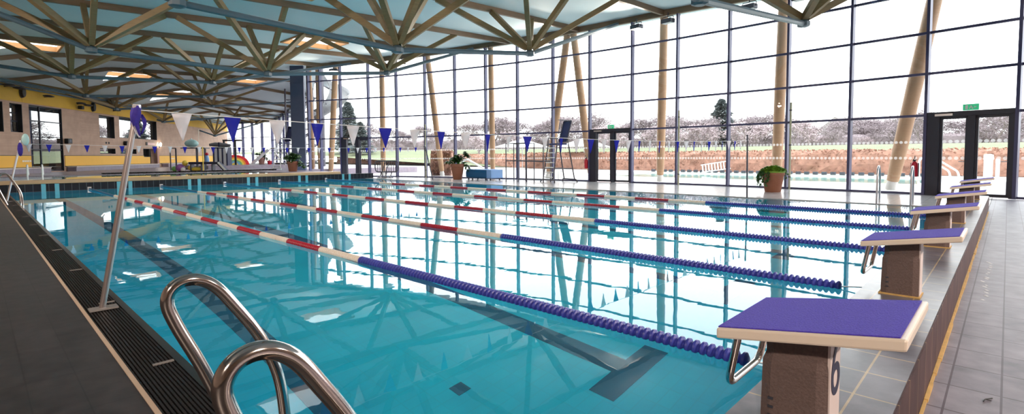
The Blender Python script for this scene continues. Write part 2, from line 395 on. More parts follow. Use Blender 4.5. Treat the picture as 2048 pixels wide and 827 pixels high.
# ------------------------------------------------------------------ curved glass wall, one window per bay
TZ = [2.33, 3.53, 4.70, 5.90]
def bay(idx, a, b, zs, z0, ztop, door=None, fin=.20):
    a = V((*a, 0)); b = V((*b, 0)); u = (b-a).normalized(); L = (b-a).length; n = V((-u.y, u.x, 0))
    c = (a+b)/2
    if (V((8, 15, 0))-c).dot(n) < 0: n = -n
    mb = MB()
    mb.obox(a+n*(fin/2-.03), u, n, .037, fin/2, z0, ztop(a))
    za = lambda q: min(ztop(q), 99)
    for z in zs:
        if door and z < 2.4: continue
        mb.beam(a+V((0, 0, z)), b+V((0, 0, z)), .09, .07)
    if not door: mb.beam(a+V((0, 0, z0+.03)), b+V((0, 0, z0+.03)), .09, .06)
    w = mb.build(f'window_{idx}', 'frame')
    zlo = 2.4 if door else z0+.05
    q = [a-n*.02, b-n*.02]
    vs = []
    for off in (0, -.012):
        for p, z in ((q[0], zlo), (q[1], zlo), (q[1], ztop(b)), (q[0], ztop(a))): vs.append((p.x+n.x*off, p.y+n.y*off, z))
    MB().add(vs, [(0, 1, 2, 3), (7, 6, 5, 4), (0, 4, 5, 1), (1, 5, 6, 2), (2, 6, 7, 3), (3, 7, 4, 0)]).build('pane', 'pane', w)
    if not door and z0 < .2:
        d = MB(); k = int(L/.115)
        for zz in (1.09, 1.56):
            for i in range(1, k):
                p = a+u*(L*i/k)+n*.0; d.disc((p.x, p.y, zz), .045, u, (0, 0, 1), 8)
        d.build('dot_stickers', 'frost', w)
    return w, a, b, u, n, L
def gtop(p): return zp(p.x, p.y)+.2
bay_names = {}
for i in range(len(GL)-1):
    a, b = GL[i], GL[i+1]
    door = i in (2, 10, 16)
    w, A, B, u, n, L = bay(i+1, a, b, TZ, .02, gtop, door)
    lab = f'tall glazed bay of the curved facade, {i+1} bays along from the steel column'
    if door: lab = f'glazed bay above the {["door nearest the steel column", "double door beside the lifeguard chair", "double door behind the starting blocks"][(2, 10, 16).index(i)]}'
    tag(w, lab, 'window', 'curved facade windows', 'structure')
k = len(GL)
for i, (a, b) in enumerate(zip(FAR, FAR[1:])):
    nb = 2
    for j in range(nb):
        p = (a[0]+(b[0]-a[0])*j/nb, a[1]+(b[1]-a[1])*j/nb); q = (a[0]+(b[0]-a[0])*(j+1)/nb, a[1]+(b[1]-a[1])*(j+1)/nb)
        w = bay(k, p, q, [1.95, 3.1], .40, lambda v: zp(v.x, v.y)+.1)[0]
        tag(w, f'far side glazing behind the steel column, pane bay {i*nb+j+1} from the column', 'window', 'far glazing', 'structure'); k += 1
for i, (a, b) in enumerate(zip(END, END[1:])):
    w = bay(k, a, b, [1.95, 3.5], .40, lambda v: zp(v.x, v.y)+.1, fin=.3)[0]
    tag(w, f'end glazing beyond the rainbow float, bay {len(END)-1-i} from the timber wall', 'window', 'end glazing', 'structure'); k += 1
# steel column between the two glass walls
col = MB().obox((14.42, 32.5, 0), (.8, -.6, 0), (.6, .8, 0), .40, .16, .02, 6.95)
for z in (1.6, 3.0, 4.4, 5.8): col.obox((14.42, 32.5, 0), (.8, -.6, 0), (.6, .8, 0), .41, .17, z, z+.03)
tag(col.build('steel_column', 'colsteel'), 'broad slate blue steel column where the curved glass wall ends', 'column', kind='structure')

# doors
def door(idx, a, b, label, jambs, leaves, head=True):
    a = V((*a, 0)); b = V((*b, 0)); u = (b-a).normalized(); L = (b-a).length; n = V((-u.y, u.x, 0))
    if (V((8, 15, 0))-a).dot(n) < 0: n = -n
    mb = MB()
    for t0, t1 in jambs: mb.obox(a+u*L*(t0+t1)/2+n*.06, u, n, L*(t1-t0)/2, .07, .02, 2.28)
    if head is True: mb.obox(a+u*L/2+n*.06, u, n, L/2, .07, 2.26, 2.40)
    else:
        for t0, t1 in head: mb.obox(a+u*L*(t0+t1)/2+n*.06, u, n, L*(t1-t0)/2, .07, 2.26, 2.40)
    d = mb.build(f'door_{idx}', 'doorframe')
    tag(d, label, 'door', kind='structure')
    for t0, t1 in leaves:
        lf = MB(); s0, s1 = t0*L, t1*L; c = a+u*(s0+s1)/2+n*.05; h = (s1-s0)/2
        for q in (s0+.03, s1-.03): lf.obox(a+u*q+n*.05, u, n, .03, .03, .04, 2.26)
        lf.obox(c, u, n, h, .03, .04, .12); lf.obox(c, u, n, h, .03, 2.19, 2.26)
        o = lf.build('door_leaf', 'doorframe', d)
        MB().obox(c, u, n, h-.06, .006, .12, 2.19).build('pane', 'pane', o)
        st = MB(); kk = max(4, int((2*h-.12)/.115))
        for zz in (1.09, 1.56):
            for i in range(kk):
                p = a+u*(s0+.1+(2*h-.2)*i/(kk-1))+n*.062; st.disc((p.x, p.y, zz), .05, u, (0, 0, 1), 10)
        st.build('dot_stickers', 'frost', o)
        hp = a+u*(s1-.05)+n*.11
        MB().tube(rounded([hp+V((0, 0, 1.0))-n*.03, hp+V((0, 0, 1.0))+n*.03, hp-u*.12+n*.03+V((0, 0, 1.0))], .03), .011, 6).build('door_handle', 'steel', o)
    MB().obox(a+u*L*.22+n*.16, u, n, .2, .03, 2.28, 2.34).build('door_closer', 'steel', d)
    return d, a, u, n, L
door(1, GL[2], GL[3], 'dark framed door standing in the glass wall behind the tubular metal barrier', [(.0, .2), (.52, .64)], [(.66, .98)], [(0, .3), (.5, 1.)])
door(2, GL[10], GL[11], 'anthracite double glass door beside the tall lifeguard chair', [(.0, .16), (.52, .60), (.95, 1.)], [(.17, .52), (.60, .95)])
door(3, GL[16], GL[17], 'anthracite double glass door behind the row of starting blocks', [(.0, .17), (.49, .57), (.94, 1.)], [(.17, .49), (.57, .94)])
def exit_sign(p, u, n, w, h, label):
    p = V(p); u = V(u).normalized(); n = V(n).normalized()
    t = thing('exit_sign', label, 'exit sign', p)
    part(MB().obox((0, 0, 0), u, n, w/2, .025, 0, h), 'sign_case', 'green_sign', t)
    f = MB(); o = n*.028
    def q(x0, x1, z0, z1):
        f.add([u*x0+o+V((0, 0, z0)), u*x1+o+V((0, 0, z0)), u*x1+o+V((0, 0, z1)), u*x0+o+V((0, 0, z1))], [(0, 1, 2, 3)])
    q(-.05*w, .02*w, .62*h, .8*h); q(-.1*w, .05*w, .4*h, .6*h); q(-.16*w, -.06*w, .2*h, .42*h); q(.02*w, .1*w, .2*h, .4*h)
    q(.18*w, .34*w, .15*h, .85*h)
    f.add([u*(-.22*w)+o+V((0, 0, .35*h)), u*(-.22*w)+o+V((0, 0, .65*h)), u*(-.38*w)+o+V((0, 0, .5*h))], [(0, 1, 2)])
    part(f, 'running_figure_symbol', 'white', t)
exit_sign((19.80, 12.84, 2.41), (-.07, 1, 0), (-1, -.07, 0), .30, .16, 'small green exit sign over the double door beside the lifeguard chair')
exit_sign((19.08, .78, 2.41), (.18, 1, 0), (-1, .18, 0), .34, .17, 'small green exit sign over the double door behind the starting blocks')

# ------------------------------------------------------------------ floors, pool, kerb
PX0, PX1, PY0, PY1, PD = .86, 15.25, .72, 26.0, 2.05
def structure(mb, name, m, label, cat, **k): return tag(mb.build(name, m, **k), label, cat, kind='structure')
structure(MB().box(-6.5, .555, -8, 26.0, -.3, .03), 'floor_left', 'deck', 'dark slate tiled deck along the left gutter', 'floor')
structure(MB().box(.555, .578, -8, 26.0, -.3, .034), 'trim_1', 'beigetrim', 'beige edge strip between dark deck tiles and black grating', 'floor trim')
structure(MB().box(.56, 30, -8, .275, -.3, .0), 'floor_right', 'deck_right', 'grey slate tiled walkway behind the starting blocks', 'floor')
structure(MB().box(PX1, 20.6, .28, 34., -.3, .02), 'floor_glass_side', 'deck_glass', 'pale tiled deck between the pool and the curved glass wall', 'floor')
kt = structure(MB().box(.9, 15.3, .275, PY0, -.3, .30), 'kerb', 'kerbtop', 'raised tiled kerb carrying the starting blocks', 'kerb')
MB().box(.9, 15.31, .268, .2745, .02, .292).build('kerb_face', 'kerbface', kt)
mb = MB()
random.seed(3)
x = .9
while x < 14.6:
    w = random.uniform(.12, .3); h = random.uniform(.014, .022); mb.box(x, x+w, .268-h*.9, .2675, .0, h*.9); x += w
mb.build('grout_line', 'yellowgrout', kt)
rim = MB().box(.806, PX0, -8, PY1, -.3, .010)
rim.box(.806, .816, -8, PY1, .0, .022)
structure(rim, 'pool_rim', 'rim', 'black tiled overflow rim between grating and water', 'pool edge')
# overflow grating
gr = thing('overflow_grating', 'black slatted overflow grating along the left edge of the pool', 'grating', (.578, 0, .0), kind='structure')
mb = MB()
for i in range(12): mb.box(.005+i*.0187, .005+i*.0187+.011, -8, 26, -.02, .020)
part(mb, 'grating_slats', 'grate', gr)
mb = MB(); y = .2
while y < 15: mb.box(0, .226, y, y+.006, -.02, .013); y += .03
part(mb, 'cross_ribs', 'grate', gr)
part(MB().box(-.0, .227, -8, 26, -.2, -.05), 'channel_bed', 'black', gr)
for y in (1.74, 3.62, 5.50, 7.36, 9.16, 11.06, 12.96, 14.9, 16.8, 18.7, 20.6, 22.5): part(MB().box(.115, .222, y-.012, y+.012, .018, .026), 'grating_clip', 'clip', gr)
# basin
bs = MB()
bs.box(PX0-.2, PX1+.2, PY0-.2, PY1+.2, -PD-.2, -PD)
bs.box(PX0-.2, PX0, PY0-.2, PY1+.2, -PD, -.005); bs.box(PX1, PX1+.2, PY0-.2, PY1+.2, -PD, .0)
bs.box(PX0, PX1, PY0-.2, PY0, -PD, -.005); bs.box(PX0, PX1, PY1, PY1+.2, -PD, -.06)
bo = structure(bs, 'pool_basin', 'basin', 'turquoise tiled swimming pool basin with dark lane lines', 'pool')
lanes = [2.02, 4.29, 6.8, 9.25, 11.7, 14.1]
for x in lanes:
    m_ = MB().box(x-.13, x+.13, 2.55, 23.6, -PD, -PD+.004); m_.box(x-.5, x+.5, 2.42, 2.68, -PD, -PD+.005); m_.box(x-.5, x+.5, 23.5, 23.76, -PD, -PD+.005)
    m_.build('lane_marking', 'lane', bo)
for x in (3.0, 8.0, 12.9): MB().box(x-.07, x+.07, 3.48, 3.62, -PD, -PD+.006).build('floor_drain', 'lane', bo)
w = MB().add([(PX0-.05, PY0-.05, 0), (PX1+.02, PY0-.05, 0), (PX1+.02, PY1+.02, 0), (PX0-.05, PY1+.02, 0)], [(0, 1, 2, 3)]).build('water', 'water')
tag(w, 'still turquoise water of the lane pool mirroring roof and windows', 'water', kind='structure')
# far end wall with light blue stripes and tan coping
fw = MB().box(PX0-.3, 15.75, PY1, PY1+.3, -.12, .285)
fw = structure(fw, 'wall_far_end', 'navy', 'dark tiled end wall of the lane pool with pale blue lane stripes', 'wall')
for x in lanes:
    for d in (-.19, .19): MB().box(x+d-.065, x+d+.065, PY1-.006, PY1+.001, -.55, .282).build('lane_stripe', 'bluestripe', fw)
cp = MB().box(-.1, 13.75, PY1-.06, PY1+.55, .285, .42)
structure(cp, 'far_coping', 'coping_tan', 'tan stone coping on the end wall beneath the potted plant', 'coping', bevel=.02)
# raised floor and small pools beyond
pf = MB()
pf.box(-8, -.1, 26.0, 26.55, -.3, .40); pf.box(-8, -1., 26.55, 33.2, -.3, .40); pf.box(11.5, 13.9, 26.55, 33.2, -.3, .40); pf.box(-8, 24, 33.2, 70, -.3, .40)
structure(pf, 'floor_far', 'bench', 'lilac grey tiled raised floor around the shallow pools', 'floor')
p2 = MB().box(-1, 11.5, 26.55, 33.2, -.5, -.35)
structure(p2, 'shallow_pool_basin', 'poolpale', 'pale basin of the shallow pool beyond the end wall', 'pool')
p2b = MB().add([(-1, 26.55, .37), (11.5, 26.55, .37), (11.5, 33.2, .37), (-1, 33.2, .37)], [(0, 1, 2, 3)]).build('water', 'water')
tag(p2b, 'pale water of the shallow pool beyond the tan coping', 'water', kind='structure')
for (x0, x1, y, lab) in ((4.6, 13.2, 33.25, 'dark ribbed overflow channel edging the shallow pool'), (9.5, 17., 41.0, 'dark ribbed channel in front of the rainbow float')):
    m_ = MB(); xx = x0
    while xx < x1: m_.box(xx, xx+.13, y, y+.35, .40, .47); xx += .19
    m_.box(x0, x1, y+.3, y+.35, .40, .455)
    structure(m_, 'overflow_channel', 'grate', lab, 'pool edge')
m_ = MB().box(11.4, 17.5, 40.2, 46.5, .40, .62)
structure(m_, 'raised_platform', 'bench', 'lilac grey raised platform under the rainbow float', 'platform')

# ------------------------------------------------------------------ timber wall on the left
def wall_cells(s0, s1, z0, z1, holes, d0, d1):
    ss = sorted({s0, s1, *[h[0] for h in holes], *[h[1] for h in holes]}); zs = sorted({z0, z1, *[h[2] for h in holes], *[h[3] for h in holes]})
    mb = MB()
    for a, b in zip(ss, ss[1:]):
        for c, d in zip(zs, zs[1:]):
            m1, m2 = (a+b)/2, (c+d)/2
            if any(h[0] < m1 < h[1] and h[2] < m2 < h[3] for h in holes): continue
            p = wp((a+b)/2, (d0+d1)/2, 0); mb.obox(p, WU, WN, (b-a)/2, abs(d1-d0)/2, c, d)
    return mb
HO = [(-.9, .5, 2.66, 4.27), (1.0, 1.95, 2.68, 4.25), (2.5, 5.45, .45, 4.30), (9.6, 11.6, 2.66, 4.25), (12.3, 18.5, 2.74, 4.35), (9.56, 11.6, 1.53, 1.92), (12.33, 14.77, 1.53, 1.92), (15.9, 17.0, 1.30, 1.98), (17.0, 18.3, .42, 1.98)]
wl = tag(wall_cells(-13, 37.7, .2, 5.9, HO, -.45, 0).build('wall_left', 'wallwood'), 'pale horizontal timber clad wall with dark recessed windows', 'wall', kind='structure')
def wbox(s0, s1, d0, d1, z0, z1, mb=None): return (mb or MB()).obox(wp((s0+s1)/2, (d0+d1)/2, 0), WU, WN, (s1-s0)/2, (d1-d0)/2, z0, z1)
mb = MB()
for a, b in ((-13, 1.9), (1.92, 12.), (12.02, 24.), (24.02, 37.7)): wbox(a, b, 0, .05, 4.36, 5.75, mb)
mb.build('upper_band', 'yellow', wl)
for a, b in ((-13, 2.45), (5.52, 15.9), (15.9, 17.0), (18.65, 37.6)):
    z1 = 1.38 if a != 15.9 else 1.28
    wbox(a, b, 0, .03, .74, z1).build('lower_band', 'orange', wl)
    t_ = MB(); wbox(a, b, 0, .035, z1, z1+.03, t_); wbox(a, b, 0, .035, .70, .74, t_); t_.build('band_trim', 'black', wl)
wbox(18.3, 18.65, -.2, .06, .42, 2.05).build('door_jamb', 'roofred', wl)
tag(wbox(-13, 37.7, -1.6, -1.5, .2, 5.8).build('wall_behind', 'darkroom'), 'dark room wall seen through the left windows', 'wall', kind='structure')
def lwin(idx, s0, s1, z0, z1, label, bars=(), hb=(), dep=-.25):
    f = MB(); t = .06
    wbox(s0, s0+t, dep-.03, dep+.03, z0, z1, f); wbox(s1-t, s1, dep-.03, dep+.03, z0, z1, f); wbox(s0, s1, dep-.03, dep+.03, z0, z0+t, f); wbox(s0, s1, dep-.03, dep+.03, z1-t, z1, f)
    for s in bars: wbox(s-.04, s+.04, dep-.04, dep+.04, z0, z1, f)
    for z in hb: wbox(s0, s1, dep-.03, dep+.03, z-.03, z+.03, f)
    o = tag(f.build(f'window_{idx}', 'doorframe'), label, 'window', kind='structure')
    wbox(s0+t, s1-t, dep-.008, dep+.008, z0+t, z1-t).build('pane', 'mirror_pane', o)
    r = MB()
    wbox(s1-.03, s1, dep+.03, -.0, z0, z1, r); wbox(s0, s1-.03, dep+.03, -.0, z1-.03, z1, r)
    r.build('reveal', 'black', o)
lwin(101, -.9, .5, 2.66, 4.27, 'recessed window at the left end of the timber wall')
lwin(102, 1.0, 1.95, 2.68, 4.25, 'narrow recessed window left of the tall window', hb=(3.3, 3.75))
lwin(103, 2.5, 5.45, .45, 4.30, 'tall floor to ceiling window in the timber wall', bars=(3.45,), hb=(1.75, 3.4), dep=-.08)
lwin(104, 9.6, 11.6, 2.66, 4.25, 'square recessed window in the timber wall, just right of the tall window')
lwin(105, 12.3, 18.5, 2.74, 4.35, 'wide recessed window in the timber wall behind the flag bundle', bars=(15.3,))
lwin(106, 9.56, 11.6, 1.53, 1.92, 'low slot window under the square recessed window')
lwin(107, 12.33, 14.77, 1.53, 1.92, 'low slot window under the wide recessed window')
lwin(108, 15.9, 17.0, 1.30, 1.98, 'small grey window beside the wall door')
dl = tag(wbox(17.0, 17.6, -.3, -.25, .42, 1.96).build('door_4', 'steel'), 'grey half open door in the timber wall', 'door', kind='structure')
wbox(17.5, 17.53, -.25, -.2, 1.1, 1.2).build('door_handle', 'black', dl)
for a, b, lab in ((-13, 3.2, 'lilac tiled bench under the left end of the orange band'), (5.65, 17.4, 'long lilac tiled bench under the orange band'), (19.2, 30., 'lilac tiled bench right of the wall door')):
    o = tag(wbox(a, b, .04, .55, .39, .66).build('tiled_bench', 'bench'), lab, 'bench', kind='structure')
    wbox(a, b, .04, .58, .66, .71).build('bench_seat', 'benchtop', o)
# other hall walls out of sight, closing the room
structure(MB().box(-6.3, -6, -8.3, 28.5, 0, 7), 'wall_side', 'wallwood', 'timber clad side wall beyond the dark deck', 'wall')
structure(MB().box(-6.3, 17.2, -8.3, -8, 0, 7), 'wall_rear', 'wallwood', 'timber clad end wall behind the walkway', 'wall')

# ------------------------------------------------------------------ starting blocks
def digit_mesh(ch, size):
    c = bpy.data.curves.new('digit', 'FONT'); c.body = ch; c.size = size; c.extrude = .0008; c.align_x = 'CENTER'; c.align_y = 'CENTER'
    o = bpy.data.objects.new('digit', c); COL.objects.link(o)
    dg = bpy.context.evaluated_depsgraph_get(); me = bpy.data.meshes.new_from_object(o.evaluated_get(dg))
    bpy.data.objects.remove(o); bpy.data.curves.remove(c)
    return me
def starting_block(label):
    t = thing('starting_block', label, 'starting block', (0, 0, .30), group='starting blocks')
    # pedestal: tapered column with chamfered upper corners
    def ring(y0, y1, hx, ch, z): return [(x-.035, y, z) for x, y in ((-hx, y0+ch*2), (-hx+ch, y0), (hx-ch, y0), (hx, y0+ch*2), (hx, y1-ch*2), (hx-ch, y1), (-hx+ch, y1), (-hx, y1-ch*2))]
    R = [ring(.395, .60, .085, .016, 0), ring(.395, .60, .085, .016, .05), ring(.396, .596, .084, .016, .24), ring(.398, .585, .08, .014, .27), [(x, y, .407-(y-.18)*.165) for x, y, _ in ring(.398, .585, .08, .014, 0)]]
    vs = sum(R, []); fs = [tuple(range(7, -1, -1)), tuple(range(32, 40))]
    for i in range(4):
        for k in range(8): fs.append((i*8+k, i*8+(k+1) % 8, i*8+8+(k+1) % 8, i*8+8+k))
    part(MB().add(vs, fs), 'pedestal', 'pedestal', t)
    part(MB().box(-.102, .032, .391, .399, .01, .36), 'number_face', 'numplate', t)
    sl = MB(); sl.box(-.13, .06, .385, .397, 0, .008); sl.box(-.132, -.118, .385, .61, 0, .009); sl.box(-.13, .06, .598, .61, 0, .008)
    part(sl, 'base_sealant', 'yellowgrout', t)
    # platform sloping to the pool
    def pf(x, y, dz):  # top surface height at y (local z, kerb top = 0)
        return (x, y, .445-(y-.18)*.165+dz)
    P = MB(); xs = .255
    P.add([pf(-xs, .18, -.036), pf(xs, .18, -.036), pf(xs, .70, -.036), pf(-xs, .70, -.036), pf(-xs, .18, 0), pf(xs, .18, 0), pf(xs, .70, 0), pf(-xs, .70, 0)],
          [(3, 2, 1, 0), (4, 5, 6, 7), (0, 1, 5, 4), (1, 2, 6, 5), (2, 3, 7, 6), (3, 0, 4, 7)])
    pl = part(P, 'platform', 'cream', t, bevel=.007)
    q = MB(); xs = .243
    q.add([pf(-xs, .197, .0005), pf(xs, .197, .0005), pf(xs, .697, .0005), pf(-xs, .697, .0005), pf(-xs, .197, .004), pf(xs, .197, .004), pf(xs, .697, .004), pf(-xs, .697, .004)],
          [(3, 2, 1, 0), (4, 5, 6, 7), (0, 1, 5, 4), (1, 2, 6, 5), (2, 3, 7, 6), (3, 0, 4, 7)])
    qo = part(q, 'anti_slip_pad', 'pad', pl)
    qo['label'] = 'purple anti slip pad'
    # backstroke grip under the front edge
    gy = .665
    part(MB().tube(rounded([(-.13, gy, .34), (-.13, gy+.04, .12), (.20, gy+.04, .12), (.20, gy, .34)], .055, 6), .0135, 10), 'grab_handle', 'chrome', t, smooth=True)
    for i in range(3): part(MB().box(-.124, -.117, .555, .572, .05+.03*i, .058+.03*i), 'fixing_slot', 'darksteel', t)
    return t
names = ['starting block number 6 with large purple pad, standing on the kerb', 'starting block on the kerb directly behind block number 6, second of the row', 'third starting block from block number 6, by the third lane rope',
         'fourth starting block of the row on the kerb', 'fifth starting block, last but one before the glass door', 'sixth starting block, the one closest to the glass door']
bx = [1.985, 4.36, 6.80, 9.25, 11.70, 14.15]
b0 = starting_block(names[0])
for i in range(6):
    o = b0 if i == 0 else copy_tree(b0)
    o.location = (bx[i], 0, .30); o['label'] = names[i]
for o, ch in ((b0, '6'),):
    me = digit_mesh(ch, .27); me.transform(Matrix.Rotation(PI/2, 4, 'X')); me.transform(Matrix.Translation((-.035, .3898, .235))); me.materials.append(M['ink'])
    d = bpy.data.objects.new('number', me); COL.objects.link(d); d.parent = o; d['label'] = 'dark number 6'

# ------------------------------------------------------------------ lane ropes
def float_mesh(L, r, ridged):
    mb = MB(); prof = []; n = int(round(L/.05)); p = L/n
    for i in range(n):
        y = i*p
        if ridged: prof += [(r*.58, y+.001), (r*.72, y+.1*p), (r, y+.28*p), (r, y+.58*p), (r*.72, y+.82*p), (r*.58, y+p-.001)]
        else: prof += [(r*.82, y+.001), (r, y+.16*p), (r, y+.84*p), (r*.82, y+p-.001)]
    return mb.lathe(prof, 14, axis='y')
def rope(x, label, y_end):
    t = thing('lane_rope', label, 'lane rope', (x, 0, .012), group='lane ropes')
    seg = (20.74-5.53)/15
    near = part(MB(), 'float_section', 'f_blue', t)
    return t, seg
rope_labels = ['lane rope closest to the gutter, running behind starting block number 6', 'second lane rope from the gutter, ending by the second starting block',
               'third lane rope from the gutter, in the middle of the pool', 'fourth lane rope from the gutter', 'lane rope closest to the glass wall']
RX = [3.16, 5.54, 8.01, 10.48, 12.90]
seg = (20.74-5.53)/15
t = thing('lane_rope', rope_labels[0], 'lane rope', (RX[0], 0, .012), group='lane ropes')
for k in range(15):
    o = part(float_mesh(seg-.004, .046, k % 2 == 1), 'float_section', 'f_red' if k % 2 else 'f_white', t, smooth=True)
    o.data.transform(Matrix.Translation((0, 5.53+seg*k, 0))); o['label'] = 'crimson floats' if k % 2 else 'ivory floats'
o = part(float_mesh(4.45, .052, True), 'float_section', 'f_blue', t, smooth=True); o.data.transform(Matrix.Translation((0, 1.08, 0))); o['label'] = 'blue floats'
o = part(MB().tube([(0, 20.74, 0), (0, 25.9, .03)], .03, 10), 'rope_sleeve', 'cable_blue', t, smooth=True); o['label'] = 'thin blue sleeve'
part(MB().tube([(0, .74, .05), (0, 1.1, 0)], .006, 6), 'wire', 'steel', t)
a = MB().box(-.06, .06, 25.93, 25.99, -.02, .10); a.box(-.03, .03, 25.88, 25.94, .0, .06)
part(a, 'wall_anchor', 'steel', t)
for i in range(1, 5):
    c = copy_tree(t); c.location.x = RX[i]; c['label'] = rope_labels[i]

# ------------------------------------------------------------------ ladders and poles
lad = thing('pool_ladder', 'pair of curved chrome ladder rails rising from the gutter beside the deck', 'pool ladder', (0, 0, 0))
def rail(y, dz):
    z = [(.70, -.02), (.648, .17), (.589, .338), (.521, .526), (.448, .696), (.426, .778), (.452, .826), (.508, .836), (.569, .801), (.631, .717), (.704, .602), (.751, .494), (.782, .378), (.80, .20), (.83, -.1), (.86, -.5), (.88, -1.3)]
    P = [V((a, y, b)) for a, b in z]
    out = []
    for i in range(len(P)-1):   # Catmull-Rom smoothing
        p0 = P[max(i-1, 0)]; p1 = P[i]; p2 = P[i+1]; p3 = P[min(i+2, len(P)-1)]
        for k in range(6):
            s = k/6; out.append(.5*((2*p1)+(p2-p0)*s+(2*p0-5*p1+4*p2-p3)*s*s+(3*p1-p0-3*p2+p3)*s**3))
    return out+[P[-1]]
r1 = rail(1.98, 0)
part(MB().tube(r1, .0205, 16), 'handrail', 'chrome', lad, smooth=True)
r2 = [V((p.x-.098+max(0, .55-p.z)*.05, 1.12, p.z+.008*(p.z > .2))) for p in r1]
part(MB().tube(r2, .0205, 16), 'handrail', 'chrome', lad, smooth=True)
for z in (-.35, -.62, -.9): part(MB().box(.84, .93, 1.12, 1.98, z-.015, z+.015), 'step', 'steel', lad)
fl = thing('pool_ladder', 'bent steel ladder rail beside the farther flag pole at the left gutter', 'pool ladder', (.66, 19.0, .02))
for y in (0., .9): part(MB().tube(rounded([(-.05, y, 0), (-.22, y, .5), (-.18, y, .80), (.0, y, .82), (.24, y, .3), (.27, y, -.5)], .16, 6), .021, 10), 'handrail', 'chrome', fl, smooth=True)
rl = thing('pool_ladder', 'upright pair of steel ladder rails at the glass side near the starting blocks', 'pool ladder', (15.28, 1.95, .0))
for y in (-.33, .33): part(MB().tube(rounded([(.32, y, .02), (.30, y, .72), (.18, y, .93), (.02, y, .92), (-.06, y, .74), (-.10, y, -.9)], .12, 6), .022, 10), 'handrail', 'steel', rl, smooth=True)
for z in (-.25, -.55): part(MB().box(-.14, -.05, -.33, .33, z-.015, z+.015), 'step', 'steel', rl)

def pole(a, b, r, m, label, base=True, name='flag_pole'):
    a = V(a); b = V(b); t = thing(name, label, 'flag pole', a)
    part(MB().tube([V((0, 0, 0)), b-a], r, 14), 'pole', m, t, smooth=True)
    part(MB().ball(b-a, r*1.02, 12, 6), 'end_cap', 'silver', t, smooth=True)
    if base:
        part(MB().box(-.085, .10, -.055, .055, -.001, .012), 'base_plate', 'clip', t)
        part(MB().tube([(r+.004, 0, .75), (r+.02, 0, .77)], .008, 6), 'screw', 'steel', t)
    return t
pole((.685, 5.27, .026), (.975, 5.27, 1.66), .0225, 'polesteel', 'leaning steel flag pole standing on the gutter grating, wrapped in violet cloth on top')
# bundle of wound up flags on the pole head
bd = thing('flag_bundle', 'wound up violet flags taped to the head of the leaning steel pole', 'flag bundle', (.975, 5.27, 1.66))
def strip(path, w, m, nm, tw=.3):
    mb = MB(); vs = []; n = len(path)
    for i, (p, ww) in enumerate(zip(path, w)):
        a = tw*i
        d = V((math.cos(a)*.8, math.sin(a), 0)).normalized()
        for k in (-1, -.33, .33, 1):
            off = V((-d.y, d.x, 0))*.012*(1 if abs(k) < .5 else -1)
            vs.append(V(p)+d*ww*k+off)
    fs = []
    for i in range(n-1):
        for k in range(3): fs.append((i*4+k, i*4+k+1, i*4+5+k, i*4+4+k))
    mb.add(vs, fs); o = part(mb, nm, m, bd, smooth=True)
    s = o.modifiers.new('solid', 'SOLIDIFY'); s.thickness = .004
    return o
body = MB(); vs = []
prof = [(.050, .035), (.058, .0), (.066, -.06), (.066, -.12), (.058, -.18), (.046, -.23), (.034, -.27)]
for r, h in prof:
    for k in range(18):
        a = 2*PI*k/18; rr = r*(1+.13*math.sin(3*a+h*25)+.06*math.sin(7*a)); vs.append((rr*math.cos(a)+h*.18, rr*math.sin(a), h))
fs = [tuple(range(17, -1, -1)), tuple(len(vs)-18+k for k in range(18))]
for i in range(len(prof)-1):
    for k in range(18): fs.append((i*18+k, i*18+(k+1) % 18, (i+1)*18+(k+1) % 18, (i+1)*18+k))
part(body.add(vs, fs), 'wound_cloth', 'purplecloth', bd, smooth=True)
strip([(-.035, -.03, -.1), (-.035, -.04, -.18), (-.02, -.05, -.26), (0, -.05, -.33), (.015, -.05, -.385)], [.03, .045, .04, .025, .004], 'purplecloth', 'hanging_flag')
strip([(.05, .0, -.08), (.075, -.01, -.15), (.085, -.01, -.22), (.07, -.01, -.29), (.04, -.01, -.36)], [.02, .035, .035, .025, .004], 'purplecloth', 'hanging_flag')
strip([(-.07, -.03, -.2), (-.06, -.045, -.26), (-.035, -.05, -.33), (0., -.05, -.385), (.01, -.05, -.41)], [.012, .018, .02, .018, .004], 'flag_white', 'hanging_flag')
part(MB().lathe([(.052, .0), (.055, .01), (.055, .045), (.045, .055)], 16), 'tape', 'silver', bd, smooth=True)
bd.scale = (.55, .55, .6)
pole((.65, 20.4, .026), (1.0, 20.4, 1.74), .026, 'steel', 'thin steel flag pole at the far end of the gutter with a paddle on top')
pd = thing('silver_paddle', 'oval silvery paddle hung on the far thin flag pole', 'paddle', (.98, 20.36, 1.55))
part(MB().ball((.12, 0, .23), .20, 12, 8, (.42, .22, .85)), 'paddle_blade', 'teal', pd, smooth=True)
part(MB().ball((-.0, -.03, -.05), .1, 8, 6, (.6, .5, 2.)), 'violet_wrap', 'purplecloth', pd, smooth=True)
pole((15.05, 5.27, .02), (15.0, 5.27, 1.78), .022, 'darksteel', 'slim dark flag pole standing at the water edge opposite the leaning pole', False)
pole((16.2, 21.1, .02), (15.3, 20.5, 1.72), .024, 'darksteel', 'slim dark leaning flag pole beside the mullion at the far pool side', False)
MBd = MB().lathe([(.05, 0), (.06, .04), (.045, .12), (.03, .2)], 10)

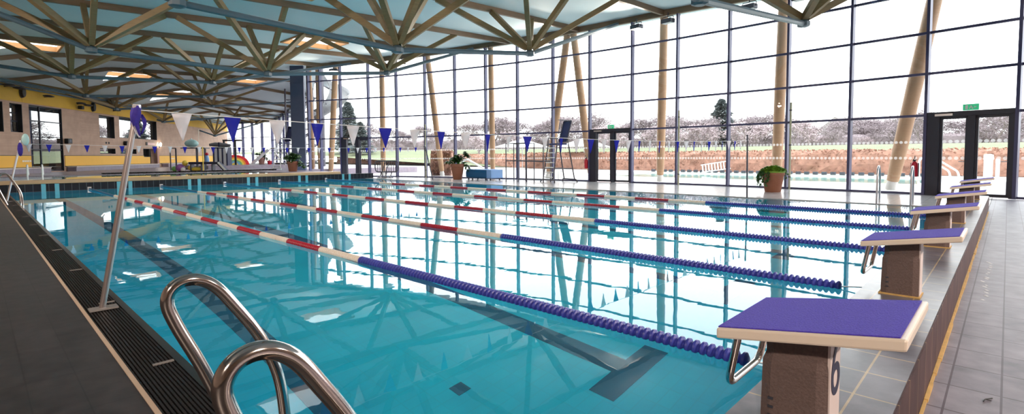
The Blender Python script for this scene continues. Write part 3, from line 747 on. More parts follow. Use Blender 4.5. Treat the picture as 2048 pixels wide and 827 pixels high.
# ------------------------------------------------------------------ pennant lines
def pennant(w, h, tw, m, parent, x, z):
    a = tw; d = V((math.cos(a), math.sin(a), 0)); e = V((-math.sin(a), math.cos(a), 0)); vs = []; n = 6
    for i in range(n+1):
        f = i/n; ww = w/2*(1-f)+.004; b = .02*math.sin(f*2.2)
        for k in (-1, 0, 1): vs.append(V((x, 0, z-.004-h*f))+d*ww*k+e*(b*(1 if k == 0 else .3)))
    fs = []
    for i in range(n):
        for k in range(2): fs.append((i*3+k, i*3+k+1, i*3+4+k, i*3+3+k))
    o = part(MB().add(vs, fs), 'flag', m, parent, smooth=True)
    s = o.modifiers.new('hem', 'SOLIDIFY'); s.thickness = .002
    return o
def line(y, x0, x1, z0, sag, z1, first, step, label, w, h):
    t = thing('pennant_line', label, 'pennant line', (0, y, 0))
    def zz(x):
        f = (x-x0)/(x1-x0); return z0+(z1-z0)*f-sag*4*f*(1-f)
    part(MB().tube([(x0+(x1-x0)*i/30, 0, zz(x0+(x1-x0)*i/30)) for i in range(31)], .004, 5), 'cord', 'white', t)
    x = first; k = 0
    while x < x1-.15:
        tw = random.uniform(-.35, .35)
        pennant(w, h*random.uniform(.93, 1.03), tw, 'flag_blue' if k % 2 else 'flag_white', t, x, zz(x)); x += step; k += 1
random.seed(21)
line(5.27, 1.0, 14.98, 1.645, .115, 1.62, 1.30, .413, 'string of blue and white pennants across the pool from the leaning pole', .145, .235)
line(20.5, .98, 15.3, 1.66, .065, 1.66, 1.17, .438, 'farther string of blue and white pennants above the end of the pool', .13, .23)

# ------------------------------------------------------------------ potted plants
def pot(rt, rb, h, m='terracotta'):
    return MB().lathe([(rb*.96, 0), (rb, .02), (rt*.93, h*.80), (rt*.96, h*.82), (rt, h*.84), (rt, h), (rt*.9, h), (rt*.88, h*.9), (rt*.1, h*.9)], 26)
def leaf(mb, p, d, L, W, droop=.3):
    p = V(p); d = V(d).normalized(); s = d.cross(V((0, 0, 1)))
    if s.length < .05: s = V((1, 0, 0))
    s.normalize(); up = s.cross(d)
    q = [p, p+d*L*.35+s*W*.5+up*.02*L, p+d*L*.35-s*W*.5+up*.02*L, p+d*L*.7+s*W*.38-V((0, 0, droop*L*.3)), p+d*L*.7-s*W*.38-V((0, 0, droop*L*.3)), p+d*L-V((0, 0, droop*L*.8)), p+d*L*.35-up*.03*L, p+d*L*.7-V((0, 0, droop*L*.3))-up*.03*L]
    mb.add(q, [(0, 1, 6), (0, 6, 2), (1, 3, 7, 6), (6, 7, 4, 2), (3, 5, 7), (7, 5, 4)])
random.seed(5)
t = thing('potted_plant', 'terracotta pot of trailing light green creeper on the deck by the tall pole', 'potted plant', (17.84, 5.45, .02))
po = part(pot(.345, .235, .66), 'pot', 'terracotta', t, smooth=True); part(MB().lathe([(.30, .60), (.3, .62)], 20), 'soil', 'soil', t)
mb = MB()
for i in range(1500):
    a = random.uniform(0, 2*PI); r = .36*math.sqrt(random.random()); z = .66+.17*(1-(r/.38)**2)*random.uniform(.5, 1)
    p = V((r*math.cos(a), r*math.sin(a), z)); leaf(mb, p, (math.cos(a)*.8+random.uniform(-.5, .5), math.sin(a)*.8+random.uniform(-.5, .5), random.uniform(.1, 1)), .075, .06)
mb.ball((0, 0, .66), .36, 22, 10, (1, 1, .42))
part(mb, 'leaf_mound', 'leaf_light', t, smooth=True)
mb = MB()
rtv = V((.69, -.72, 0))
for j in range(26):
    side = -1 if j < 18 else 1
    a0 = rtv*side; ang = random.uniform(-.9, .9); d = Matrix.Rotation(ang, 3, 'Z') @ a0
    L = random.uniform(.15, .55) if side < 0 else random.uniform(.08, .28); p = d*.37+V((0, 0, .68)); n = int(L/.03)
    for k in range(n):
        q = p+d*(.07*min(1, k*.25))-V((0, 0, k*.03)); leaf(mb, q, (random.uniform(-1, 1), random.uniform(-1, 1), random.uniform(-.8, .3)), .08, .065)
part(mb, 'creeper', 'leaf', t, smooth=True)

t = thing('potted_plant', 'terracotta pot with broad leaved plant and one tall shoot beside the blue trolley box', 'potted plant', (17.25, 20.4, .02))
part(pot(.35, .225, .80), 'pot', 'terracotta', t, smooth=True); part(MB().lathe([(.3, .72), (.3, .74)], 20), 'soil', 'soil', t)
mb = MB()
def rosette(c, n, L, W, up=.4):
    for i in range(n):
        a = random.uniform(0, 2*PI); leaf(mb, V(c)+V((random.uniform(-.05, .05), random.uniform(-.05, .05), random.uniform(-.05, .06))), (math.cos(a), math.sin(a), random.uniform(-.1, up*2)), L*random.uniform(.7, 1.1), W, .5)
for j in range(22):
    a = random.uniform(0, 2*PI); r = random.uniform(.0, .27); rosette((r*math.cos(a), r*math.sin(a), .86+random.uniform(0, .36)), 11, .28, .14)
for j in range(4): rosette(rtv*(.35+.08*j)+V((0, 0, .84-.12*j)), 18, .22, .13, .1)
rosette(rtv*.5+V((0, 0, 1.18)), 40, .24, .16, .6); rosette(rtv*.42+V((0, 0, 1.32)), 26, .22, .15, .6)
for j in range(3): rosette(-rtv*(.3+.1*j)+V((0, 0, .93-.03*j)), 14, .24, .12, .2)
part(mb, 'leaves', 'leaf', t, smooth=True)
st = MB()
for e in (rtv*.46+V((0, 0, 1.28)), rtv*.35+V((0, 0, .8)), V((0, 0, 1.0)), -rtv*.4+V((0, 0, .9)), V((.05, .1, 1.1))): st.tube([V((0, 0, .7)), (V((0, 0, .85))+e)/2, e], [.012, .009, .005], 6)
part(st, 'stems', 'greenpl', t)

def fern(x, y, z, label, s=1., potm='terracotta'):
    t = thing('potted_plant', label, 'potted plant', (x, y, z))
    part(pot(.30*s, .215*s, .56*s, potm), 'pot', potm, t, smooth=True); part(MB().lathe([(.25*s, .5*s), (.25*s, .51*s)], 16), 'soil', 'soil', t)
    global mb; mb = MB()
    for j in range(34):
        a = random.uniform(0, 2*PI); r = random.uniform(0, .42)*s; rosette((r*math.cos(a), r*math.sin(a), .56*s+random.uniform(.02, .42)*s*(1-r*.8)), 11, .27*s, .12*s, .5)
    for j in range(5): rosette(rtv*(.3+.08*j)*s+V((0, 0, (.55-.07*j)*s)), 12, .24*s, .11*s, .1)
    part(mb, 'leaves', 'leaf', t, smooth=True); return t
fern(12.35, 28.7, .42, 'terracotta pot with a dense green plant on the tan coping platform')
fern(17.0, 45.6, .62, 'green plant in a dark red pot near the end glazing', 1.0, 'roofred')

# ------------------------------------------------------------------ things on the glass side deck
t = thing('storage_trolley', 'long blue plastic box trolley beside the terracotta pot', 'storage box', (17.95, 19.15, .02), math.atan2(-1.75, -.0)+PI/2)
# local: x along camera right, long axis y
prof = [(-.38, .10), (-.42, .16), (-.43, .36), (-.40, .46), (-.36, .50), (.40, .50), (.40, .10)]
part(MB().prism(prof, -.92, .60, lambda p, d: (p[0], -d, p[1])), 'box_body', 'navyblue', t, bevel=.012)
part(MB().box(-.40, .42, -.92, -.58, .10, .52), 'end_box', 'skyblue', t, bevel=.012)
part(MB().prism([(-.41, .50), (-.37, .535), (.41, .535), (.41, .50)], -.93, .60, lambda p, d: (p[0], -d, p[1])), 'lid', 'skyblue', t)
for x, y in ((-.34, .8), (-.34, .5), (-.34, -.5), (-.34, -.8), (.3, .8), (.3, -.8)): part(MB().lathe([(.035, 0), (.04, .06), (.03, .1)], 8, (x, y, 0)), 'foot', 'darksteel', t)

# lifeguard chair
def lifeguard_chair(x, y, z, rz, label, m='dullsteel', backm='darkblue'):
    t = thing('lifeguard_chair', label, 'lifeguard chair', (x, y, z), rz, group='lifeguard chairs')
    T = lambda p, nm, r=.030, mm=m: part(MB().tube(p, r, 8), nm, mm, t, smooth=True)
    # local +x is the side the chair faces
    for sy in (-.34, .34): T([(.58, sy*1.15, .1), (.32, sy, 1.72)], 'ladder_rail'); T([(-.62, sy*1.15, .1), (-.30, sy, 1.72)], 'rear_leg')
    for i in range(7):
        f = (i+.6)/7.4; T([(.58-.26*f, -.38+.03*f, .1+1.62*f), (.58-.26*f, .38-.03*f, .1+1.62*f)], 'rung', .022, 'white')
    T(rounded([(.62, -.55, .0), (.58, -.5, .12), (.58, .5, .12), (.62, .55, .0)], .1), 'front_foot'); T(rounded([(-.66, -.55, .0), (-.62, -.5, .12), (-.62, .5, .12), (-.66, .55, .0)], .1), 'rear_foot')
    T([(.50, -.38, .62), (-.52, -.38, .62)], 'side_brace', .02); T([(.50, .38, .62), (-.52, .38, .62)], 'side_brace', .02)
    for sy in (-.34, .34): T(rounded([(-.30, sy, 1.72), (-.28, sy, 1.98), (.36, sy, 1.98), (.32, sy, 1.72)], .12), 'armrest', .02)
    part(MB().box(-.26, .30, -.31, .31, 1.68, 1.75), 'seat', 'darkblue', t, bevel=.015)
    b = MB(); n = V((1, 0, .28)).normalized(); up = V((-.30, 0, 1)).normalized()
    p0 = V((-.24, 0, 1.82)); vs = []
    for i in range(6):
        for k in (-1, -.4, .4, 1):
            vs.append(p0+up*(.98*i/5)+V((0, .29*k, 0))+V((-1, 0, 0))*(.05*(1-k*k)))
    fs = [(i*4+k, i*4+k+1, i*4+5+k, i*4+4+k) for i in range(5) for k in range(3)]
    bo = part(b.add(vs, fs), 'backrest', 'darkblue', t, smooth=True); bo.modifiers.new('solid', 'SOLIDIFY').thickness = .015
    e = [p0+up*0+V((0, -.3, 0)), p0+up*1.0+V((0, -.3, 0)), p0+up*1.0+V((0, .3, 0)), p0+V((0, .3, 0))]
    part(MB().tube(rounded(e, .06), .024, 8), 'back_frame', 'darksteel', t, smooth=True)
    T([p0+up*.98+V((0, .3, 0)), p0+up*.98+V((.75, .3, .03))], 'shade_arm', .014, 'darksteel')
    T([(.0, -.0, .12), (.0, 0, .48), (-.2, 0, .5)], 'hook', .014)
    return t
M['darkblue'] = mat('dark blue mesh fabric', (.035, .045, .14), .7, 0, .2, 60)
lifeguard_chair(18.45, 14.75, .02, math.radians(165), 'tall steel lifeguard chair with dark blue back in front of the glass double door')
lifeguard_chair(13.95, 33.6, .40, math.radians(190), 'lifeguard chair standing behind the potted plant at the steel column', 'white')

# wire rack trolley beside the lifeguard chair
t = thing('wire_rack', 'thin tubular rack frame between blue trolley box and lifeguard chair', 'rack', (17.7, 15.9, .02), math.atan2(-2.05, .45))
for y in (-.35, .35):
    for x in (-1.0, -.35, .1, .95):
        part(MB().tube([(x, y, 0), (x, y, 1.78 if x < .5 else 1.68)], .024, 6), 'upright', 'darksteel', t)
    part(MB().tube([(-1.0, y, 1.76), (.1, y, 1.78)], .022, 6), 'top_rail', 'darksteel', t)
    part(MB().tube([(-1.0, y, .98), (.95, y, .94)], .026, 6), 'middle_rail', 'dullsteel', t)
    part(MB().tube([(-.35, y, .12), (.95, y, .12)], .02, 6), 'bottom_rail', 'darksteel', t)
for x in (-1.0, -.35, .95): part(MB().tube([(x, -.35, .97), (x, .35, .97)], .02, 6), 'cross_bar', 'dullsteel', t)

# tubular barrier near the far corner
t = thing('metal_barrier', 'rounded tubular steel barrier with vertical bars at the far corner of the pool', 'barrier', (16.1, 25.15, .02), math.radians(-46))
part(MB().tube([V(p) for p in rounded([(0, 0, .95), (.62, 0, .95), (.66, 0, .62), (.6, 0, .34), (-.6, 0, .34), (-.66, 0, .62), (-.62, 0, .95), (0, 0, .95)], .15)], .034, 8), 'frame', 'dullsteel', t, smooth=True)
for i in range(9): part(MB().tube([(-.5+i*.125, 0, .34), (-.5+i*.125, 0, .95)], .02, 6), 'bar', 'dullsteel', t)
for x in (-.3, .0, .28): part(MB().tube(rounded([(x, 0, .34), (x-.02, -.1, .15), (x-.06, -.45, .02)], .1), .028, 8), 'leg', 'dullsteel', t, smooth=True)
for x in (-.05, .15): part(MB().tube([(x, -.02, .9), (x-.15, -.3, .3), (x-.1, -.4, .04)], .024, 6), 'brace', 'dullsteel', t)
part(MB().tube([(-.45, -.42, .03), (.45, -.42, .03)], .02, 8), 'foot_bar', 'dullsteel', t)

# upright pipes beside mullions
for (x, y), lab in (((17.72, 23.7), 'slim grey standpipe beside the mullion behind the leaning dark flag pole'), ((19.78, 9.62), 'slim yellow grey standpipe beside a mullion, in the middle of the glass wall'), ((19.62, 5.46), 'slim yellow grey standpipe beside the mullion behind the trailing creeper pot')):
    t = thing('standpipe', lab, 'pipe', (x, y, .02), group='standpipes')
    part(MB().tube([(0, 0, 0), (0, 0, 2.98)], .035, 10), 'pipe', 'yellowgrey', t, smooth=True) if 'yellowgrey' in M else None
    if 'yellowgrey' not in M:
        M['yellowgrey'] = mat('yellow grey enamel', (.42, .42, .30), .4); part(MB().tube([(0, 0, 0), (0, 0, 2.98)], .035, 10), 'pipe', 'yellowgrey', t, smooth=True)
    for z in (.4, 1.5, 2.7): part(MB().lathe([(.045, z), (.045, z+.04)], 10), 'clamp', 'darksteel', t)

# fire extinguishers
def extinguisher(x, y, z, label):
    t = thing('fire_extinguisher', label, 'fire extinguisher', (x, y, z))
    part(MB().lathe([(.07, 0), (.085, .02), (.085, .36), (.06, .42), (.03, .45)], 14), 'cylinder', 'red', t, smooth=True)
    part(MB().lathe([(.03, .45), (.035, .47), (.03, .52)], 8), 'valve', 'black', t)
    part(MB().beam((0, 0, .53), (-.12, -.02, .60), .02, .02), 'lever', 'black', t); part(MB().beam((0, 0, .50), (-.11, -.02, .51), .02, .02), 'lever', 'steel', t)
    part(MB().tube(rounded([(.02, .03, .49), (.13, .05, .48), (.12, .05, .1)], .06), .011, 6), 'hose', 'black', t)
    part(MB().box(.06, .11, -.1, .1, .0, .4), 'wall_bracket', 'black', t)
extinguisher(19.15, 1.98, .55, 'red fire extinguisher hanging left of the door behind the starting blocks')
extinguisher(19.62, 14.05, .62, 'dark red fire extinguisher hanging left of the door by the lifeguard chair')

# roof edge luminaires
def luminaire(x, y, z, ang, label, on, rnd=False):
    t = thing('floodlight', label, 'floodlight', (x, y, z), ang, group='floodlights under the roof edge')
    if rnd:
        part(MB().lathe([(.26, 0), (.30, .03), (.30, .11), (.2, .15), (.05, .17)], 18), 'lamp_housing', 'darksteel', t, smooth=True)
        part(MB().lathe([(.25, -.006), (.25, .0)], 18), 'lamp_glass', 'lamp_on' if on else 'white', t)
        part(MB().tube([(0, 0, .16), (0, 0, .34)], .02, 6), 'bracket', 'darksteel', t)
    else:
        part(MB().box(-.24, .24, -.15, .15, 0, .17), 'lamp_housing', 'darksteel', t, bevel=.02)
        part(MB().box(-.20, .20, -.12, .12, -.008, .0), 'lamp_glass', 'lamp_on' if on else 'white', t)
        part(MB().tube(rounded([(-.26, 0, .08), (-.26, 0, .26), (.26, 0, .26), (.26, 0, .08)], .05), .014, 6), 'bracket', 'darksteel', t)
        part(MB().tube([(0, 0, .26), (0, 0, .42)], .02, 6), 'stem', 'darksteel', t)
LUM = [((15.45, 29.7), True, True, 'over the grey water slide'), ((16.9, 26.3), False, True, 'at the third truss end'), ((17.25, 25.2), True, False, 'beside the third truss end'), ((18.75, 19.6), False, False, 'above the blue trolley box'),
       ((19.3, 16.1), True, False, 'above the wire rack'), ((19.65, 11.5), True, False, 'above the double door'), ((19.7, 10.1), False, False, 'beside the single timber post'), ((19.6, 6.9), False, False, 'behind the steel tie of the first truss'), ((19.45, 5.2), False, False, 'next to the first truss node')]
for (x, y), on, rnd, l in LUM: luminaire(x, y, zp(x, y)-.36, math.radians(80), f'small floodlight under the roof edge {l}', on, rnd)

# ------------------------------------------------------------------ things on the timber wall
RZW = math.atan2(WU.y, WU.x)   # local x along the wall, local -y into the hall
def wthing(name, s, z, label, cat, d=.05, group=None):
    return thing(name, label, cat, wp(s, d, z), RZW, group)
for s, z, lab in ((1.87, 4.92, 'black oval loudspeaker on the yellow band, left one'), (8.75, 4.72, 'black oval loudspeaker on the yellow band, above the space right of the tall window')):
    t = wthing('loudspeaker', s, z, lab, 'loudspeaker', .05, 'oval loudspeakers')
    part(MB().lathe([(.30, 0), (.30, -.10), (.27, -.16), (.1, -.18)], 22, axis='y'), 'speaker_grille', 'black', t, smooth=True)
    part(MB().lathe([(.33, .0), (.33, -.04)], 22, axis='y'), 'rim', 'darksteel', t)
    t.scale = (.55, 1, 1)
for s, z, lab in ((.6, 5.08, 'double black spotlight at the left end of the yellow band'), (3.8, 4.86, 'flat black spotlight left of the tall window on the yellow band'), (7.0, 4.76, 'triple black spotlight above the timber right of the tall window'), (11.4, 4.68, 'flat black spotlight above the square recessed window')):
    t = wthing('spotlight', s, z, lab, 'spotlight', .05, 'black spotlights')
    part(MB().tube([(0, 0, 0), (0, -.35, .02)], .03, 6), 'arm', 'black', t)
    part(MB().ball((-.35, -.42, .02), .42, 12, 6, (1, .5, .16)), 'lamp_head', 'black', t, smooth=True)
    if 'flat' not in lab: part(MB().ball((.45, -.42, -.04), .42, 12, 6, (1, .5, .16)), 'lamp_head', 'black', t, smooth=True)
    if 'triple' in lab: part(MB().box(-.14, .14, -.35, -.1, -.34, -.12), 'lamp_head', 'black', t, bevel=.03)
for s, z, lab in ((5.75, 2.32, 'small black speaker box beside the tall window'), (12.95, 2.35, 'small black speaker box between the recessed windows')):
    t = wthing('speaker_box', s, z, lab, 'loudspeaker', .0)
    part(MB().box(-.22, .22, -.25, -.03, -.17, .15), 'cabinet', 'black', t, bevel=.03); part(MB().box(-.06, .06, -.03, .0, -.1, .1), 'bracket', 'darksteel', t)
    part(MB().lathe([(.1, -.252), (.1, -.256)], 14, (0, 0, 0), 'y'), 'speaker_cone', 'darksteel', t)
for s in (10.36, 10.72):
    t = wthing('wall_button', s, 2.31, f'small round dark wall knob under the square recessed window, {"left" if s < 10.5 else "right"} of a pair', 'wall knob', .0)
    part(MB().lathe([(.06, 0), (.06, -.03), (.04, -.05)], 12, axis='y'), 'cap', 'black', t); part(MB().lathe([(.085, 0), (.085, -.012)], 12, axis='y'), 'rim', 'darksteel', t)
t = wthing('wall_sign', 17.3, 2.38, 'pale pinkish sign above the wall door', 'sign', .0)
part(MB().box(-.62, .62, -.03, 0, -.10, .10), 'sign_panel', 'rosewhite', t) if 'rosewhite' in M else None
if 'rosewhite' not in M:
    M['rosewhite'] = mat('rose white panel', (.72, .45, .42), .5); part(MB().box(-.62, .62, -.03, 0, -.10, .10), 'sign_panel', 'rosewhite', t)
part(MB().box(-.95, -.72, -.06, 0, -.13, .13), 'sign_box', 'black', t)
t = wthing('wall_lamp', 18.85, 2.36, 'glowing wall lamp beside the door in the timber wall', 'wall lamp', .0)
part(MB().box(-.07, .07, -.06, 0, -.25, .2), 'back_plate', 'darksteel', t); part(MB().ball((0, -.12, .0), .13, 12, 8, (.8, .6, 1.3)), 'lamp_glass', 'lamp_bright', t, smooth=True) if 'lamp_bright' in M else None
if 'lamp_bright' not in M:
    M['lamp_bright'] = mat('bright lamp glass', (1, .93, .8), .4, emit=(1, .88, .7), estr=30)
    part(MB().ball((0, -.12, .0), .13, 12, 8, (.8, .6, 1.3)), 'lamp_glass', 'lamp_bright', t, smooth=True)
for s, z, lab in ((2.07, 1.08, 'small pale lettering on the orange band left of the tall window'), (21.5, 1.12, 'small pale lettering on the orange band right of the wall door')):
    t = wthing('wall_lettering', s, z, lab, 'lettering', .031)
    mb = MB()
    for i in range(5): mb.box(-.35+i*.15, -.35+i*.15+.09, -.004, 0, -.05, .05)
    part(mb, 'letter_marks', 'white', t)
t = thing('pool_ladder', 'small white handrail pair in the shallow pool in front of the tall window', 'pool ladder', (1.55, 28.6, .37))
for x in (0, .45): part(MB().tube(rounded([(x, .0, -.4), (x, .0, .55), (x+.02, .25, .62), (x+.05, .35, .2)], .12), .03, 8), 'handrail', 'white', t, smooth=True)
# strip lights seen through the tall window are not modelled; a yellow counter stands behind the pane
t = thing('reception_counter', 'yellow brown counter standing behind the tall window', 'counter', wp(4.4, -.9, .45), RZW)
part(MB().box(-.75, .75, -.25, .25, 0, .95), 'counter_body', 'yellow', t); part(MB().box(-.8, .8, -.3, .3, .95, 1.0), 'counter_top', 'benchtop', t)

# ------------------------------------------------------------------ far hall
t = thing('rainbow_float', 'red foam arch with a rainbow painted on its side, on the raised platform', 'foam float', (14.65, 44.95, .62), math.radians(-12))
cols = ['rb_red', 'rb_or', 'rb_ye', 'rb_gr', 'rb_bl', 'rb_ye']; rad = [.92, .70, .58, .46, .34, .20, .0]
for i, c in enumerate(cols):
    ro, ri = rad[i], rad[i+1]; n = 20
    d0, d1 = (-.35, .35)
    d0 -= .004*i if i else 0
    sx = 1.12
    poly = [(sx*ro*math.cos(PI*k/n), .86*ro*math.sin(PI*k/n)) for k in range(n+1)]
    if ri > 0: poly += [(sx*ri*math.cos(PI*(n-k)/n), .86*ri*math.sin(PI*(n-k)/n)) for k in range(n+1)]
    o = part(MB().prism(poly, d0, d1 if i == 0 else -.30, lambda p, d: (p[0], d, p[1])), 'rainbow_band', c, t)
part(MB().prism([(1.0, 0), (1.0, .02), (-1.75, .02), (-1.0, .5), (-.75, .62)][:3]+[(-1.7, 0)], -.3, .3, lambda p, d: (p[0], d, p[1])), 'foot_mat', 'rb_red', t)
t = thing('kids_slide', 'white curved toddler slide with a chrome hoop on the raised platform', 'slide', (16.75, 43.95, .62), math.radians(-44))
part(MB().tube([V(p) for p in rounded([(-1.1, 0, .1), (-.55, 0, .55), (-.05, 0, 1.05), (.25, 0, 1.2)], .4)], [.22]*0 or .2, 12, flat=.6), 'slide_chute', 'white', t, smooth=True)
part(MB().tube([V(p) for p in rounded([(-.1, .2, .95), (.3, .2, 1.3), (.62, .2, 1.32), (.72, .2, .8), (1.05, .2, .35), (1.2, .2, .0)], .2)], .05, 8), 'hand_hoop', 'chrome', t, smooth=True)
for x in (.0, .35): part(MB().tube([(x, -.15, 0), (x, -.05, 1.05)], .035, 8), 'support_post', 'white', t)
part(MB().box(.75, 1.35, -.1, .4, .0, .1), 'base_block', 'black', t)
t = thing('dark_slide', 'low navy blue board with a slanted end at the shallow pool edge', 'slide', (9.9, 34.6, .40), math.radians(-40))
part(MB().box(-1.1, .55, -.22, .22, .42, .56), 'board', 'navydark', t) if 'navydark' in M else None
if 'navydark' not in M:
    M['navydark'] = mat('navy plastic', (.015, .018, .055), .4); part(MB().box(-1.1, .55, -.22, .22, .42, .56), 'board', 'navydark', t)
part(MB().beam((.5, 0, .5), (.95, 0, -.02), .44, .12, (0, 1, 0) if False else (0, 0, 1)), 'slanted_end', 'navydark', t)
part(MB().beam((.56, -.225, .53), (1.01, -.225, .0), .02, .1), 'edge_strip', 'white', t)
for x in (-1.0, -.4, .2): part(MB().box(x-.03, x+.03, -.2, .2, 0, .42), 'leg', 'darksteel', t)
t = thing('tube_table', 'dark tubular frame table below the clear buoy, in front of the orange band', 'frame table', (9.9, 38.4, .40), math.radians(-40))
for x in (-1.1, -.75, .25, .75): part(MB().tube([(x, -.3 if x < 0 else .2, 0), (x, -.3 if x < 0 else .2, 1.42)], .035, 6), 'leg', 'darksteel', t)
for x in (-1.1, .25, .75): part(MB().tube([(x, .35, 0), (x, .35, 1.42)], .035, 6), 'leg', 'darksteel', t)
part(MB().box(-.45, 1.0, -.35, .4, 1.40, 1.46), 'table_top', 'darksteel', t); part(MB().tube([(-1.1, -.3, 1.42), (-.75, -.3, 1.42)], .03, 6), 'side_rail', 'darksteel', t)
t = thing('clear_buoy', 'clear turquoise inflatable buoy lying on the tubular frame table', 'buoy', (9.95, 38.35, 1.86), math.radians(-40))
part(MB().ball((0, 0, .27), .28, 14, 8, (1.5, 1, .95)), 'buoy_body', 'teal', t, smooth=True); part(MB().lathe([(.05, .5), (.04, .62)], 8), 'valve', 'white', t)
t = thing('rolled_tarp', 'grey rolled tarpaulin on top of the dark cabinet frame', 'tarpaulin', (12.6, 41.6, 1.98), math.radians(-40))
part(MB().tube([(-.7, 0, .15), (-.3, 0, .18), (.3, 0, .14), (.75, 0, .1)], [.1, .16, .15, .1], 10), 'tarp_roll', 'greypl', t, smooth=True); part(MB().box(-.05, .05, -.17, .17, .0, .33), 'strap', 'navydark', t)
t = thing('dark_cabinet', 'dark framed cabinet with white panels beside the frame table', 'cabinet', (12.75, 41.6, .40), math.radians(-40))
part(MB().box(-.5, .5, -.35, .35, .0, .05), 'cabinet_base', 'black', t); part(MB().box(-.5, .5, -.35, .35, 1.52, 1.58), 'cabinet_top', 'black', t)
for x in (-.46, -.15, .15, .46): part(MB().box(x-.045, x+.045, -.36, .36, .05, 1.52), 'upright', 'navydark', t)
for x in (-.3, 0., .3): part(MB().box(x-.11, x+.11, -.3, -.26, .05, 1.45), 'panel', 'white', t)
t = thing('door_frame_stand', 'black square tube frame standing left of the rainbow float', 'frame stand', (14.0, 43.9, .62), math.radians(-42))
for x in (-.42, .42): part(MB().box(x-.06, x+.06, -.06, .06, 0, 1.85), 'post', 'black', t)
part(MB().box(-.5, .95, -.07, .07, 1.85, 1.97), 'top_beam', 'black', t)
t = thing('slim_post', 'slim yellow post at the edge of the shallow pool', 'post', (9.35, 33.9, .40))
part(MB().tube([(0, 0, 0), (0, 0, 1.45)], .03, 8), 'pole', 'yellowpl', t); part(MB().lathe([(.12, 0), (.12, .03)], 12), 'foot', 'yellowpl', t)
t = thing('flag_stick', 'thin tan stick standing upright behind the clear buoy', 'stick', (10.5, 38.9, 1.86))
part(MB().tube([(0, 0, 0), (.02, 0, 1.2)], .025, 6), 'stick', 'cream', t); part(MB().ball((.02, 0, 1.2), .04, 8, 5), 'tip', 'cream', t)
t = thing('pool_toy', 'lilac toy animal with yellow head and green tail on the tiled ledge', 'pool toy', (8.6, 35.6, .40), math.radians(-40))
part(MB().ball((0, 0, .22), .26, 12, 7, (1, .8, .85)), 'toy_body', 'lilacpl', t, smooth=True); part(MB().ball((.28, 0, .50), .16, 10, 6), 'toy_head', 'yellowpl', t, smooth=True); part(MB().ball((-.32, 0, .16), .16, 10, 6), 'toy_tail', 'greenpl', t, smooth=True); part(MB().ball((.2, -.1, .12), .14, 10, 6), 'toy_foot', 'white', t, smooth=True)
t = thing('pool_toy', 'flat yellow foam toy lying beside the navy board', 'pool toy', (9.3, 35.2, .40), math.radians(-40))
part(MB().ball((0, 0, .13), .42, 12, 7, (1, .6, .3)), 'toy_body', 'yellowpl', t, smooth=True); part(MB().ball((-.3, 0, .2), .14, 10, 6), 'toy_head', 'yellowpl', t, smooth=True)
t = thing('toy_figure', 'small blue and red toy figure standing on the navy board', 'pool toy', (9.8, 34.75, .965), math.radians(-40))
part(MB().lathe([(.13, 0), (.12, .2), (.08, .38)], 10), 'toy_body', 'skyblue', t, smooth=True); part(MB().ball((0, 0, .46), .1, 10, 6), 'toy_head', 'red', t, smooth=True)
t = thing('toy_bucket', 'little red bucket on the raised platform under the toddler slide', 'bucket', (16.75, 43.3, .62))
part(MB().lathe([(.14, 0), (.19, .3), (.17, .3), (.13, .03)], 12), 'bucket_body', 'red', t, smooth=True); part(MB().tube(arc((0, 0, .3), .18, 0, PI, 8, (1, 0, 0), (0, 0, 1)), .012, 6), 'bucket_handle', 'white', t)

# ------------------------------------------------------------------ floor odds and ends
t = thing('twig', 'small dark twig lying on the grey slate walkway', 'twig', (3.5, .035, 0), -.4)
part(MB().tube([(-.04, 0, .004), (-.01, .006, .006), (.04, 0, .004)], .003, 6), 'stalk', 'black', t); part(MB().tube([(-.01, .006, .006), (.0, -.014, .004)], .0022, 5), 'side_shoot', 'black', t)
mb = MB(); random.seed(9)
for i in range(16):
    x = 5.9+i*.14+random.uniform(-.05, .05); y = .125+random.uniform(-.025, .02)
    mb.obox((x, y, 0), (.8, .6, 0), (-.6, .8, 0), random.uniform(.012, .03), .008, 0.0003, .0015)
wm = mb.build('white_marks', 'white')  # scattered short white dashes lying on the walkway tiles
tag(wm, 'row of small white marks on the grey walkway', 'floor marking', kind='structure')

# ------------------------------------------------------------------ timber columns outside the glass
TC = [((16.85, 33.2), (16.26, 31.0), .19, 'timber column leaning just right of the grey water slide'), ((18.57, 29.4), (17.58, 27.8), .17, 'upright timber column behind the tubular metal barrier'),
      ((20.09, 25.2), (18.67, 24.7), .18, 'leaning timber column left of the broad leaved potted plant'), ((21.04, 21.7), (19.77, 20.5), .16, 'upright timber column right of the blue trolley box'),
      ((21.75, 18.1), (20.62, 15.9), .19, 'left leg of the leaning timber column pair behind the lifeguard chair'), ((22.1, 15.5), (20.62, 15.55), .19, 'right leg of the leaning timber column pair beside the double door'),
      ((22.39, 11.8), (20.92, 10.9), .19, 'upright timber column right of the double door, in the middle of the glass wall'), ((22.34, 6.7), (20.81, 6.1), .20, 'upright timber column behind the trailing creeper pot'),
      ((21.99, 2.9), (20.28, 1.53), .22, 'slanting timber column left of the door behind the starting blocks'), ((16.17, 34.5), (15.35, 32.9), .2, 'timber column close beside the broad steel column'), ((16.49, 33.9), (15.70, 32.3), .18, 'second timber column right of the broad steel column')]
